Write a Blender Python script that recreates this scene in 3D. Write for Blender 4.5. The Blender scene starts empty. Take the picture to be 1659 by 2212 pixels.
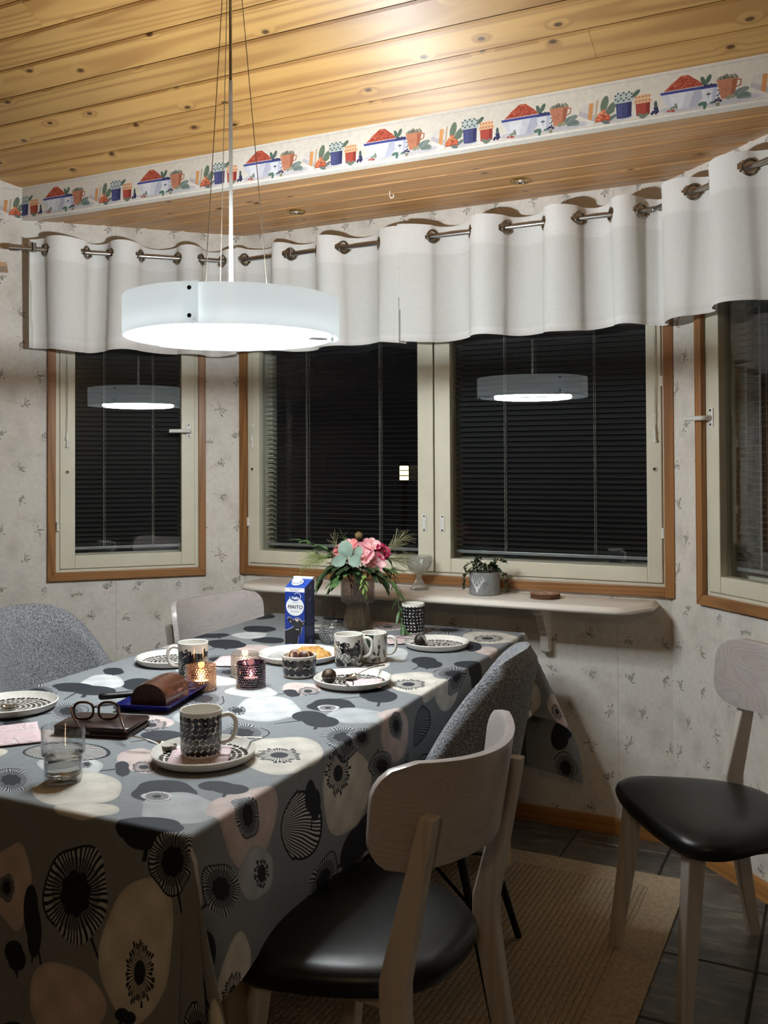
import bpy, bmesh, math, random
import numpy as np
from mathutils import Vector, Matrix, Euler

SC = bpy.context.scene
COL = SC.collection
PI = math.pi
random.seed(7)
RNG = np.random.default_rng(7)

# ------------------------------------------------------------------ camera
CAM_LOC = (2.3304, -3.3918, 1.3223)
CAM_YAW, CAM_PITCH, CAM_ROLL = -0.4552, 0.0156, -0.0048
cd = bpy.data.cameras.new('camera')
cam = bpy.data.objects.new('camera', cd)
COL.objects.link(cam)
SC.camera = cam
cd.sensor_fit = 'AUTO'
cd.sensor_width = 36.0
cd.lens = 2044.54 / 2212 * 36.0
cd.shift_y = -140.0 / 2212
cd.clip_start = 0.05
cd.clip_end = 60
_f = Vector((math.sin(CAM_YAW) * math.cos(CAM_PITCH), math.cos(CAM_YAW) * math.cos(CAM_PITCH), math.sin(CAM_PITCH)))
_r = Vector((math.cos(CAM_YAW), -math.sin(CAM_YAW), 0))
_u = _r.cross(_f)
_c, _s = math.cos(CAM_ROLL), math.sin(CAM_ROLL)
_r2, _u2 = _c * _r + _s * _u, -_s * _r + _c * _u
M = Matrix.Identity(4)
for i in range(3):
    M[i][0], M[i][1], M[i][2], M[i][3] = _r2[i], _u2[i], -_f[i], CAM_LOC[i]
cam.matrix_world = M

# ------------------------------------------------------------------ world, exposure
wd = bpy.data.worlds.new('night')
SC.world = wd
wd.use_nodes = True
wd.node_tree.nodes['Background'].inputs[0].default_value = (0.010, 0.012, 0.018, 1)
wd.node_tree.nodes['Background'].inputs[1].default_value = 0.25
SC.view_settings.view_transform = 'Standard'
SC.view_settings.look = 'None'
SC.view_settings.exposure = 0.0
SC.view_settings.gamma = 1.0
SC.view_settings.use_curve_mapping = False
SC.cycles.use_denoising = True
SC.cycles.max_bounces = 8
SC.cycles.transparent_max_bounces = 24
SC.cycles.glossy_bounces = 5
SC.cycles.transmission_bounces = 8
SC.cycles.caustics_reflective = False
SC.cycles.caustics_refractive = False
SC.cycles.sample_clamp_indirect = 4.0
LAMP_POWER = 1.0         # emission strength of the glowing diffuser disc of the pendant
LAMP_TUBE = 220.0        # circular fluorescent tube at the rim of the diffuser
ADDED_UPLIGHT_W = 400.0       # uplight added inside the pendant to brighten curtains and ceiling
KITCHEN_W = 42.0         # warm lamp in the kitchen part of the room, behind the camera

# ------------------------------------------------------------------ helpers
def lin(c):
    return tuple(((v / 12.92) if v <= 0.04045 else ((v + 0.055) / 1.055) ** 2.4) for v in c)

def C(r, g, b):
    return lin((r / 255, g / 255, b / 255)) + (1.0,)

class G:
    """collects vertices and faces of ONE mesh"""
    def __init__(s):
        s.v, s.f, s.uv, s.mi = [], [], [], []
    def add(s, V, F, UV=None, mi=0, M=None):
        o = len(s.v)
        if M is not None:
            V = [tuple(M @ Vector(p)) for p in V]
        s.v.extend([tuple(map(float, p)) for p in V])
        for k, f in enumerate(F):
            s.f.append(tuple(i + o for i in f))
            s.uv.append(UV[k] if UV else None)
            s.mi.append(mi)
        return s
    def box(s, x0, x1, y0, y1, z0, z1, M=None, mi=0):
        V = [(x0, y0, z0), (x1, y0, z0), (x1, y1, z0), (x0, y1, z0), (x0, y0, z1), (x1, y0, z1), (x1, y1, z1), (x0, y1, z1)]
        F = [(0, 3, 2, 1), (4, 5, 6, 7), (0, 1, 5, 4), (1, 2, 6, 5), (2, 3, 7, 6), (3, 0, 4, 7)]
        return s.add(V, F, mi=mi, M=M)
    def prism(s, pts, a, b, axis='z', M=None):
        n = len(pts)
        def P(p, h):
            return {'z': (p[0], p[1], h), 'y': (p[0], h, p[1]), 'x': (h, p[0], p[1])}[axis]
        V = [P(p, a) for p in pts] + [P(p, b) for p in pts]
        F = [tuple(range(n))[::-1], tuple(range(n, 2 * n))] + [(i, (i + 1) % n, n + (i + 1) % n, n + i) for i in range(n)]
        return s.add(V, F, M=M)
    def lathe(s, prof, n=48, M=None, mi=0, a0=0.0, a1=2 * PI):
        full = abs(a1 - a0 - 2 * PI) < 1e-6
        V, F, UV = [], [], []
        m = n if full else n + 1
        for (r, z) in prof:
            for k in range(m):
                a = a0 + (a1 - a0) * k / n
                V.append((r * math.cos(a), r * math.sin(a), z))
        L = [0]
        for i in range(1, len(prof)):
            L.append(L[-1] + math.hypot(prof[i][0] - prof[i - 1][0], prof[i][1] - prof[i - 1][1]))
        for i in range(len(prof) - 1):
            for k in range(n):
                k2 = (k + 1) % m if full else k + 1
                F.append((i * m + k, i * m + k2, (i + 1) * m + k2, (i + 1) * m + k))
                UV.append([(k / n, prof[i][1]), ((k + 1) / n, prof[i][1]), ((k + 1) / n, prof[i + 1][1]), (k / n, prof[i + 1][1])])
        return s.add(V, F, UV, mi=mi, M=M)
    def tube(s, pts, rad, n=8, closed=False, caps=True, M=None, mi=0, flat=1.0):
        pts = [Vector(p) for p in pts]
        N = len(pts)
        R = rad if isinstance(rad, (list, tuple)) else [rad] * N
        V, F = [], []
        up = None
        for i, p in enumerate(pts):
            if closed:
                t = (pts[(i + 1) % N] - pts[i - 1])
            else:
                t = pts[min(i + 1, N - 1)] - pts[max(i - 1, 0)]
            t.normalize()
            if up is None:
                up = Vector((0, 0, 1)) if abs(t.z) < 0.9 else Vector((1, 0, 0))
            u = up - t * up.dot(t)
            if u.length < 1e-6:
                u = t.orthogonal()
            u.normalize()
            w = t.cross(u)
            up = u
            for k in range(n):
                a = 2 * PI * k / n
                V.append(p + u * (R[i] * flat * math.sin(a)) + w * (R[i] * math.cos(a)))
        for i in range(N if closed else N - 1):
            j = (i + 1) % N
            for k in range(n):
                F.append((i * n + k, i * n + (k + 1) % n, j * n + (k + 1) % n, j * n + k))
        if caps and not closed:
            F.append(tuple(range(n))[::-1])
            F.append(tuple(range((N - 1) * n, N * n)))
        return s.add(V, F, mi=mi, M=M)
    def sheet(s, P, M=None, mi=0, UV=None, close_u=False):
        """P[i][j] grid of points"""
        a, b = len(P), len(P[0])
        V = [p for row in P for p in row]
        F, U = [], []
        for i in range(a - 1):
            for j in range(b - 1 + (1 if close_u else 0)):
                j2 = (j + 1) % b
                F.append((i * b + j, i * b + j2, (i + 1) * b + j2, (i + 1) * b + j))
                if UV is not None:
                    U.append([UV[i][j], UV[i][j2], UV[i + 1][j2], UV[i + 1][j]])
        return s.add(V, F, U if UV is not None else None, mi=mi, M=M)
    def loft(s, rings, caps=True, M=None, mi=0):
        n = len(rings[0])
        V = [p for r in rings for p in r]
        F = []
        for i in range(len(rings) - 1):
            for k in range(n):
                F.append((i * n + k, i * n + (k + 1) % n, (i + 1) * n + (k + 1) % n, (i + 1) * n + k))
        if caps:
            F.append(tuple(range(n))[::-1])
            F.append(tuple(range((len(rings) - 1) * n, len(rings) * n)))
        return s.add(V, F, mi=mi, M=M)
    def ball(s, c, r, n=12, m=8, sx=1, sy=1, sz=1, M=None, mi=0):
        prof = [(max(1e-5, math.sin(PI * i / m)) * r, -math.cos(PI * i / m) * r) for i in range(m + 1)]
        g = G(); g.lathe(prof, n)
        V = [(c[0] + p[0] * sx, c[1] + p[1] * sy, c[2] + p[2] * sz) for p in g.v]
        return s.add(V, g.f, mi=mi, M=M)
    def mesh(s, name, mats, bevel=0, seg=2, smooth=False, angle=40, uv=None):
        me = bpy.data.meshes.new(name)
        me.from_pydata(s.v, [], s.f)
        if not isinstance(mats, (list, tuple)):
            mats = [mats]
        for m in mats:
            me.materials.append(m)
        me.polygons.foreach_set('material_index', s.mi)
        if uv is not None or any(u is not None for u in s.uv):
            L = me.uv_layers.new(name='UVMap')
            arr = []
            for k, f in enumerate(s.f):
                if uv is not None:
                    arr.extend([uv(s.v[i]) for i in f])
                else:
                    arr.extend(s.uv[k] if s.uv[k] is not None else [(0, 0)] * len(f))
            L.data.foreach_set('uv', np.array(arr, dtype=np.float32).ravel())
        me.update()
        if bevel > 0:
            bm = bmesh.new(); bm.from_mesh(me)
            bmesh.ops.remove_doubles(bm, verts=bm.verts, dist=1e-6)
            bm.normal_update()
            es = [e for e in bm.edges if len(e.link_faces) == 2 and e.calc_face_angle(0) > math.radians(angle)]
            bmesh.ops.bevel(bm, geom=es, offset=bevel, segments=seg, profile=0.5, affect='EDGES', clamp_overlap=True)
            bm.to_mesh(me); bm.free()
        if smooth:
            me.polygons.foreach_set('use_smooth', [True] * len(me.polygons))
            try:
                me.set_sharp_from_angle(angle=math.radians(50))
            except Exception:
                pass
        me.update()
        return me
    def obj(s, name, mats, parent=None, **kw):
        return link(bpy.data.objects.new(name, s.mesh(name, mats, **kw)), parent)

def link(o, parent=None):
    COL.objects.link(o)
    if parent is not None:
        o.parent = parent
    return o

def tag(o, label=None, cat=None, group=None, kind=None):
    if label: o['label'] = label
    if cat: o['category'] = cat
    if group: o['group'] = group
    if kind: o['kind'] = kind
    return o

def thing(name, label, cat, loc=(0, 0, 0), rz=0.0, group=None, kind=None):
    o = bpy.data.objects.new(name, None)
    o.empty_display_size = 0.05
    o.location = loc
    o.rotation_euler = (0, 0, rz)
    link(o)
    return tag(o, label, cat, group, kind)

def dup_tree(src, name=None, loc=None, rz=None, label=None, group=None):
    def cp(o, parent):
        c = o.copy(); COL.objects.link(c)
        if parent is not None: c.parent = parent
        for ch in KIDS.get(o.name, []) or [k for k in o.children]:
            cp(ch, c)
        return c
    r = cp(src, None)
    if loc is not None: r.location = loc
    if rz is not None: r.rotation_euler = (0, 0, rz)
    if label: r['label'] = label
    if group: r['group'] = group
    return r
KIDS = {}

def spline(P, n, closed=False):
    """Catmull-Rom through points"""
    P = [Vector(p) for p in P]
    N = len(P); out = []
    segs = N if closed else N - 1
    for i in range(segs):
        if closed:
            p0, p1, p2, p3 = P[i - 1], P[i], P[(i + 1) % N], P[(i + 2) % N]
        else:
            p1, p2 = P[i], P[i + 1]
            p0 = P[i - 1] if i > 0 else p1 * 2 - p2
            p3 = P[i + 2] if i + 2 < N else p2 * 2 - p1
        for k in range(n):
            t = k / n
            out.append(0.5 * ((2 * p1) + (p2 - p0) * t + (2 * p0 - 5 * p1 + 4 * p2 - p3) * t * t + (3 * p1 - p0 - 3 * p2 + p3) * t ** 3))
    if not closed:
        out.append(P[-1])
    return out

# ------------------------------------------------------------------ materials
def newmat(name):
    m = bpy.data.materials.new(name)
    m.use_nodes = True
    nt = m.node_tree
    b = nt.nodes['Principled BSDF']
    return m, nt, b

def N(nt, t, **kw):
    n = nt.nodes.new('ShaderNode' + t)
    for k, v in kw.items():
        setattr(n, k, v)
    return n

def L(nt, a, b):
    nt.links.new(a, b)

def objco(nt, scale=(1, 1, 1), rnd=0.0, src='Object'):
    tc = N(nt, 'TexCoord')
    mp = N(nt, 'Mapping')
    mp.inputs['Scale'].default_value = scale
    if rnd:
        oi = N(nt, 'ObjectInfo')
        mu = N(nt, 'VectorMath', operation='SCALE')
        cb = N(nt, 'CombineXYZ')
        m1 = N(nt, 'Math', operation='MULTIPLY'); m1.inputs[1].default_value = 37.7
        m2 = N(nt, 'Math', operation='MULTIPLY'); m2.inputs[1].default_value = 91.3
        L(nt, oi.outputs['Random'], m1.inputs[0]); L(nt, oi.outputs['Random'], m2.inputs[0])
        L(nt, m1.outputs[0], cb.inputs[0]); L(nt, m2.outputs[0], cb.inputs[1])
        L(nt, cb.outputs[0], mu.inputs[0]); mu.inputs['Scale'].default_value = rnd
        ad = N(nt, 'VectorMath', operation='ADD')
        L(nt, tc.outputs[src], ad.inputs[0]); L(nt, mu.outputs[0], ad.inputs[1])
        L(nt, ad.outputs[0], mp.inputs[0])
    else:
        L(nt, tc.outputs[src], mp.inputs[0])
    return mp.outputs[0]

def ramp(nt, fac, stops):
    r = N(nt, 'ValToRGB')
    cr = r.color_ramp
    while len(cr.elements) < len(stops):
        cr.elements.new(0.5)
    for e, (p, c) in zip(cr.elements, stops):
        e.position = p; e.color = c
    L(nt, fac, r.inputs[0])
    return r.outputs[0]

def noise(nt, co, scale, detail=3, rough=0.55):
    n = N(nt, 'TexNoise')
    n.inputs['Scale'].default_value = scale
    n.inputs['Detail'].default_value = detail
    n.inputs['Roughness'].default_value = rough
    L(nt, co, n.inputs['Vector'])
    return n.outputs[0]

def mixc(nt, a, b, fac, mode='MIX'):
    m = N(nt, 'Mix', data_type='RGBA', blend_type=mode)
    for s, v in ((m.inputs[0], fac), (m.inputs[6], a), (m.inputs[7], b)):
        if hasattr(v, 'links') or isinstance(v, bpy.types.NodeSocket):
            L(nt, v, s)
        else:
            s.default_value = v
    return m.outputs[2]

def bump(nt, b, height, strength=0.3, dist=0.002):
    bp = N(nt, 'Bump')
    bp.inputs['Strength'].default_value = strength
    bp.inputs['Distance'].default_value = dist
    L(nt, height, bp.inputs['Height'])
    L(nt, bp.outputs[0], b.inputs['Normal'])

def pbr(name, col, rough=0.5, metal=0.0, spec=0.5, var=0.06, vscale=30.0, coat=0.0, bmp=0.0, bscale=200.0, trans=0.0, ior=1.45, sheen=0.0, emit=None, estr=0.0, sss=0.0):
    m, nt, b = newmat(name)
    co = objco(nt)
    nz = noise(nt, co, vscale)
    c2 = tuple(max(0, v * (1 - 2 * var)) for v in col[:3]) + (1,)
    c3 = tuple(min(1, v * (1 + var)) for v in col[:3]) + (1,)
    L(nt, ramp(nt, nz, [(0.3, c2), (0.7, c3)]), b.inputs['Base Color'])
    b.inputs['Roughness'].default_value = rough
    b.inputs['Metallic'].default_value = metal
    b.inputs['Specular IOR Level'].default_value = spec
    b.inputs['Coat Weight'].default_value = coat
    b.inputs['Transmission Weight'].default_value = trans
    b.inputs['IOR'].default_value = ior
    b.inputs['Sheen Weight'].default_value = sheen
    if sss:
        b.inputs['Subsurface Weight'].default_value = sss
        b.inputs['Subsurface Radius'].default_value = (0.01, 0.006, 0.004)
    if emit:
        b.inputs['Emission Color'].default_value = emit
        b.inputs['Emission Strength'].default_value = estr
    if bmp:
        bump(nt, b, noise(nt, co, bscale, 4), bmp)
    return m

def thin_glass(name, tint=(1, 1, 1, 1), refl=1.0, rough=0.0, ior=1.5, milk=None):
    m, nt, b = newmat(name)
    nt.nodes.remove(b)
    out = nt.nodes['Material Output']
    tr = N(nt, 'BsdfTransparent'); tr.inputs[0].default_value = tint
    gl = N(nt, 'BsdfGlossy'); gl.inputs['Roughness'].default_value = rough
    fr = N(nt, 'Fresnel')
    ge = N(nt, 'NewGeometry')      # the same reflection from both sides of a thin wall
    mi_ = N(nt, 'MapRange'); mi_.inputs['To Min'].default_value = ior; mi_.inputs['To Max'].default_value = 1 / ior
    L(nt, ge.outputs['Backfacing'], mi_.inputs[0]); L(nt, mi_.outputs[0], fr.inputs[0])
    mu = N(nt, 'Math', operation='MULTIPLY'); mu.inputs[1].default_value = refl
    L(nt, fr.outputs[0], mu.inputs[0])
    mx = N(nt, 'MixShader')
    L(nt, mu.outputs[0], mx.inputs[0]); L(nt, tr.outputs[0], mx.inputs[1]); L(nt, gl.outputs[0], mx.inputs[2])
    if milk:            # a little body colour in the glass
        df = N(nt, 'BsdfDiffuse'); df.inputs[0].default_value = milk[0]
        tl = N(nt, 'BsdfTranslucent'); tl.inputs[0].default_value = milk[0]
        m2 = N(nt, 'MixShader'); m2.inputs[0].default_value = .5
        L(nt, df.outputs[0], m2.inputs[1]); L(nt, tl.outputs[0], m2.inputs[2])
        m3 = N(nt, 'MixShader'); m3.inputs[0].default_value = milk[1]
        L(nt, mx.outputs[0], m3.inputs[1]); L(nt, m2.outputs[0], m3.inputs[2]); mx = m3
    L(nt, mx.outputs[0], out.inputs[0])
    return m

def wood(name, light, dark, knots=0.0, rough=0.32, along='x', gscale=1.0, rnd=1.0, coat=0.0, contrast=1.0, rings=1.0, aniso=0.0):
    m, nt, b = newmat(name)
    k = {'x': (1, 1, 1), 'y': (1, 1, 1), 'z': (1, 1, 1)}[along]
    tc = objco(nt, (1, 1, 1), rnd)
    def sc(a, c):
        mp = N(nt, 'Mapping'); L(nt, tc, mp.inputs[0])
        mp.inputs['Scale'].default_value = {'x': (a, c, c), 'y': (c, a, c), 'z': (c, c, a)}[along]
        return mp.outputs[0]
    lo = noise(nt, sc(0.9 * gscale, 9 * gscale), 1.0, 3)
    rg = noise(nt, sc(0.22 * gscale, 5.0 * gscale), 1.0, 1.0, .3)
    if knots:
        vo = N(nt, 'TexVoronoi', feature='F1', voronoi_dimensions='2D'); vo.inputs['Scale'].default_value = 1.0
        vo.inputs['Randomness'].default_value = .95
        L(nt, sc(5.5, 9.0), vo.inputs['Vector'])
        sp = N(nt, 'SeparateColor'); L(nt, vo.outputs['Color'], sp.inputs[0])
        gt = N(nt, 'Math', operation='GREATER_THAN'); gt.inputs[1].default_value = 1 - knots
        L(nt, sp.outputs[0], gt.inputs[0])
        kh = ramp(nt, vo.outputs['Distance'], [(0.02, (1, 1, 1, 1)), (0.24, (0, 0, 0, 1))])
        kk = N(nt, 'Math', operation='MULTIPLY'); L(nt, kh, kk.inputs[0]); L(nt, gt.outputs[0], kk.inputs[1])
        k2 = N(nt, 'Math', operation='MULTIPLY_ADD'); k2.inputs[1].default_value = .045
        L(nt, kk.outputs[0], k2.inputs[0]); L(nt, rg, k2.inputs[2]); rg = k2.outputs[0]
    r1 = N(nt, 'Math', operation='MULTIPLY'); r1.inputs[1].default_value = 120.0 * rings; L(nt, rg, r1.inputs[0])
    r2 = N(nt, 'Math', operation='SINE'); L(nt, r1.outputs[0], r2.inputs[0])
    r3 = N(nt, 'Math', operation='MULTIPLY_ADD'); r3.inputs[1].default_value = .5; r3.inputs[2].default_value = .5; L(nt, r2.outputs[0], r3.inputs[0])
    fine = noise(nt, sc(2.2 * gscale, 75 * gscale), 1.0, 3, .6)
    mid = tuple((light[i] * 0.62 + dark[i] * 0.38) for i in range(3)) + (1,)
    c1 = ramp(nt, lo, [(0.25, mid), (0.60, light)])
    wf = ramp(nt, r3.outputs[0], [(0.45, (0, 0, 0, 1)), (1.0, (1, 1, 1, 1))])
    mf = N(nt, 'Math', operation='MULTIPLY'); mf.inputs[1].default_value = 0.55 * contrast
    L(nt, wf, mf.inputs[0])
    c2 = mixc(nt, c1, dark, mf.outputs[0])
    ff = N(nt, 'Math', operation='MULTIPLY'); ff.inputs[1].default_value = 0.35 * contrast
    L(nt, fine, ff.inputs[0])
    c3 = mixc(nt, c2, dark, ff.outputs[0])
    if knots:
        kf = ramp(nt, vo.outputs['Distance'], [(0.03, (1, 1, 1, 1)), (0.06, (.8, .8, .8, 1)), (0.078, (.15, .15, .15, 1)), (0.15, (0, 0, 0, 1))])
        km = N(nt, 'Math', operation='MULTIPLY'); L(nt, kf, km.inputs[0]); L(nt, gt.outputs[0], km.inputs[1])
        kd = tuple(v * 0.28 for v in dark[:3]) + (1,)
        c3 = mixc(nt, c3, kd, km.outputs[0])
    # each piece a little lighter or darker than its neighbour
    oi = N(nt, 'ObjectInfo')
    hs = N(nt, 'HueSaturation')
    mr = N(nt, 'MapRange'); mr.inputs['To Min'].default_value = 0.86; mr.inputs['To Max'].default_value = 1.10
    L(nt, oi.outputs['Random'], mr.inputs[0]); L(nt, mr.outputs[0], hs.inputs['Value']); L(nt, c3, hs.inputs['Color'])
    L(nt, hs.outputs[0], b.inputs['Base Color'])
    b.inputs['Roughness'].default_value = rough
    b.inputs['Coat Weight'].default_value = coat
    b.inputs['Coat Roughness'].default_value = 0.30
    b.inputs['Coat IOR'].default_value = 1.6
    bump(nt, b, fine, 0.08, 0.001)
    if aniso:           # lacquered grain: the gloss spreads across the fibres
        tg = N(nt, 'Tangent', direction_type='UV_MAP'); tg.uv_map = 'UVMap'
        L(nt, tg.outputs[0], b.inputs['Tangent'])
        b.inputs['Anisotropic'].default_value = abs(aniso)
        b.inputs['Anisotropic Rotation'].default_value = 0.25 if aniso < 0 else 0.0
        b.inputs['Specular IOR Level'].default_value = .85
        b.inputs['IOR'].default_value = 1.75
    return m

# ------------------------------------------------------------------ flat prints, painted with numpy into in-memory images
def sm(x):
    return np.clip(x, 0, 1)

class Paint:
    def __init__(s, w, h, ppm, base, wrap=False):
        s.w, s.h, s.ppm, s.wrap = w, h, ppm, wrap
        s.nx, s.ny = int(round(w * ppm)), int(round(h * ppm))
        s.a = np.empty((s.ny, s.nx, 3), np.float32)
        s.a[:] = np.array(base, np.float32) / 255.0
    def put(s, cx, cy, R, fn, col=None):
        offs = [0]
        if s.wrap:
            offs = [-s.w, 0, s.w]
        for o in offs:
            x = cx + o
            i0, i1 = int((x - R) * s.ppm), int((x + R) * s.ppm) + 2
            j0, j1 = int((cy - R) * s.ppm), int((cy + R) * s.ppm) + 2
            i0, i1, j0, j1 = max(i0, 0), min(i1, s.nx), max(j0, 0), min(j1, s.ny)
            if i1 <= i0 or j1 <= j0:
                continue
            X, Y = np.meshgrid((np.arange(i0, i1) + .5) / s.ppm - x, (np.arange(j0, j1) + .5) / s.ppm - cy)
            res = fn(X, Y)
            al, c = res if isinstance(res, tuple) else (res, col)
            c = np.array(c, np.float32)
            if c.ndim == 1:
                c = c / 255.0
            al = np.clip(al, 0, 1)[..., None]
            s.a[j0:j1, i0:i1] = s.a[j0:j1, i0:i1] * (1 - al) + c * al
    def disc(s, cx, cy, r, col, ry=None, rot=0.0, soft=1.0):
        ry = ry or r
        def fn(X, Y):
            c, q = math.cos(rot), math.sin(rot)
            x, y = X * c + Y * q, -X * q + Y * c
            return ((1 - np.hypot(x / r, y / ry)) * min(r, ry) * s.ppm / soft + .5)
        s.put(cx, cy, max(r, ry) * 1.05 + 2 / s.ppm, fn, col)
    def line(s, x0, y0, x1, y1, w, col, w1=None):
        cx, cy = (x0 + x1) / 2, (y0 + y1) / 2
        w1 = w if w1 is None else w1
        L2 = max((x1 - x0) ** 2 + (y1 - y0) ** 2, 1e-12)
        def fn(X, Y):
            px, py = X + cx - x0, Y + cy - y0
            t = np.clip((px * (x1 - x0) + py * (y1 - y0)) / L2, 0, 1)
            d = np.hypot(px - t * (x1 - x0), py - t * (y1 - y0))
            return ((w + (w1 - w) * t) / 2 - d) * s.ppm + .5
        s.put(cx, cy, math.sqrt(L2) / 2 + max(w, w1) + 2 / s.ppm, fn, col)
    def poly(s, pts, col):
        P = np.array(pts, float)
        cx, cy = P.mean(0)
        R = np.abs(P - [cx, cy]).max() + 2 / s.ppm
        def fn(X, Y):
            acc = np.zeros(X.shape)
            for ox, oy in ((-.25, -.25), (.25, -.25), (-.25, .25), (.25, .25)):
                x, y = X + cx + ox / s.ppm, Y + cy + oy / s.ppm
                ins = np.zeros(X.shape, bool)
                for i in range(len(P)):
                    (ax, ay), (bx, by) = P[i - 1], P[i]
                    if ay == by: continue
                    ins ^= ((ay > y) != (by > y)) & (x < (bx - ax) * (y - ay) / (by - ay) + ax)
                acc += ins * .25
            return acc
        s.put(cx, cy, R, fn, col)
    def image(s, name):
        im = bpy.data.images.new(name, s.nx, s.ny)
        px = np.ones((s.ny, s.nx, 4), np.float32)
        px[..., :3] = np.clip(s.a, 0, 1)
        im.pixels.foreach_set(px.ravel())
        im.update()
        im.pack()
        return im

def print_mat(name, im, su=1.0, sv=1.0, ou=0.0, ov=0.0, rough=0.5, spec=0.5, bmp=0.0, bscale=300, coat=0.0, ext='REPEAT', trans=0.0):
    """a material that shows a painted print through the object's UV map"""
    m, nt, b = newmat(name)
    uvn = N(nt, 'UVMap')
    mp = N(nt, 'Mapping')
    mp.inputs['Scale'].default_value = (su, sv, 1)
    mp.inputs['Location'].default_value = (ou, ov, 0)
    L(nt, uvn.outputs[0], mp.inputs[0])
    ti = N(nt, 'TexImage'); ti.image = im; ti.extension = ext
    L(nt, mp.outputs[0], ti.inputs[0])
    nz = noise(nt, objco(nt), 60, 3)
    c = mixc(nt, ti.outputs[0], ramp(nt, nz, [(.3, (.88, .88, .88, 1)), (.7, (1, 1, 1, 1))]), 1.0, 'MULTIPLY')
    L(nt, c, b.inputs['Base Color'])
    b.inputs['Roughness'].default_value = rough
    b.inputs['Specular IOR Level'].default_value = spec
    b.inputs['Coat Weight'].default_value = coat
    if bmp:
        bump(nt, b, noise(nt, objco(nt), bscale, 3), bmp, 0.001)
    return m

# ================================================================== ROOM
W = 1.7772            # width of the middle bay wall
H1 = 2.30             # bay ceiling
YF = -0.63            # fascia between the bay ceiling and the sloped ceiling
ZF = 2.427            # top of the fascia
SL = math.radians(23.0)
XL, XR, YB = -0.92, 2.90, -4.70
ROT = {'left': (0, 0, PI / 4), 'middle': (0, 0, 0), 'right': (0, 0, -PI / 4)}
ORG = {'left': (0, 0, 0), 'middle': (0, 0, 0), 'right': (W, 0, 0)}

def zc(y):            # underside of the sloped ceiling
    return ZF + math.tan(SL) * (YF - y)

# ---- wallpaper print: small grey-green sprigs
pw = Paint(0.53, 0.62, 1100, (236, 230, 220), wrap=True)
r0 = random.Random(3)
for k in range(90):
    cx, cy = r0.uniform(0, .53), r0.uniform(0.05, .57)
    rr = r0.uniform(.02, .06)
    cc = r0.choice([(208, 196, 190), (206, 204, 194), (220, 210, 198), (204, 198, 186)])
    def blot(X, Y, rr=rr, cc=cc):
        return (0.35 * np.exp(-(X * X + Y * Y) / (rr * rr) * 4.0), cc)
    pw.put(cx, cy, rr * 1.2, blot)
def sprig(p, x, y, s, rnd):
    a0 = rnd.uniform(0, 2 * PI)
    gr = [(168, 168, 156), (184, 179, 168), (152, 154, 144), (190, 178, 168)]
    for q in range(rnd.randint(7, 11)):
        a = a0 + rnd.uniform(-1.6, 1.6)
        d = rnd.uniform(.2, 1.0) * s
        ex, ey = x + d * math.cos(a), y + d * math.sin(a)
        p.line(x, y, ex, ey, .0011, (178, 174, 164))
        l = rnd.uniform(.15, .30) * s
        p.disc(ex, ey, l, rnd.choice(gr), l * .42, a + rnd.uniform(-.5, .5), soft=2.5)
    for q in range(rnd.randint(1, 3)):
        p.disc(x + rnd.uniform(-.6, .6) * s, y + rnd.uniform(-.6, .6) * s, .10 * s, rnd.choice([(168, 140, 132), (120, 118, 112)]), soft=2)
    p.disc(x + 1.3 * s * math.cos(a0 + 2), y + 1.1 * s * math.sin(a0 + 2), .13 * s, (172, 166, 156), .06 * s, a0)
for j in range(5):
    for i in range(4):
        x = (i + (.5 if j % 2 else 0) + .25) * .53 / 4 + r0.uniform(-.012, .012)
        y = (j + .5) * .62 / 5 + r0.uniform(-.012, .012)
        sprig(pw, x % .53, y, r0.uniform(.022, .029), r0)
pw.line(0.0, 0.0, 0.0, .62, .0016, (196, 187, 175))
IM_WALL = pw.image('wallpaper_print')
M_WALL = print_mat('wallpaper', IM_WALL, rough=.85, spec=.2)
wall_uv = lambda p: (p[0] / .53, p[2] / .62)

def wall(side, name, x0, x1, hole, ztop):
    g = G()
    T0, T1 = 0.0, 0.16
    if hole:
        a, b, c, d = hole
        g.box(x0, a, T0, T1, -.02, ztop); g.box(b, x1, T0, T1, -.02, ztop)
        g.box(a, b, T0, T1, -.02, c); g.box(a, b, T0, T1, d, ztop)
    else:
        g.box(x0, x1, T0, T1, -.02, ztop)
    o = g.obj(name, M_WALL, uv=wall_uv)
    o.location = ORG[side]; o.rotation_euler = ROT[side]
    return tag(o, kind='structure')

ZW0, ZW1 = 0.849, 2.07       # outer casing of the windows
wall('left', 'wall_left', -1.30, 0.0, (-.785, -.18, ZW0 + .012, ZW1 - .012), 2.62)
wall('middle', 'wall_middle', 0.0, W, (0.006, W - .006, ZW0 + .012, ZW1 - .012), 2.42)
wall('right', 'wall_right', 0.0, 1.58, (.175, .80, ZW0 + .012, ZW1 - .012), 2.62)
M_DIM = pbr('darkened_wall', C(98, 84, 70), .7, var=.1, vscale=6)  # unseen walls coloured darker to dim the room's reflection in the windows
g = G(); g.box(XL - .1, XL, YB, -.92, -.02, 4.4)
tag(g.obj('wall_far_left', M_DIM, uv=lambda p: (p[1] / .53, p[2] / .62)), kind='structure')
g = G(); g.box(XR, XR + .1, YB, -1.12, -.02, 4.4)
tag(g.obj('wall_far_right', M_DIM, uv=lambda p: (p[1] / .53, p[2] / .62)), kind='structure')
g = G(); g.box(XL - .1, XR + .1, YB - .1, YB, -.02, 4.4)
tag(g.obj('wall_back', M_DIM, uv=lambda p: (p[0] / .53, p[2] / .62)), kind='structure')

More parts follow.
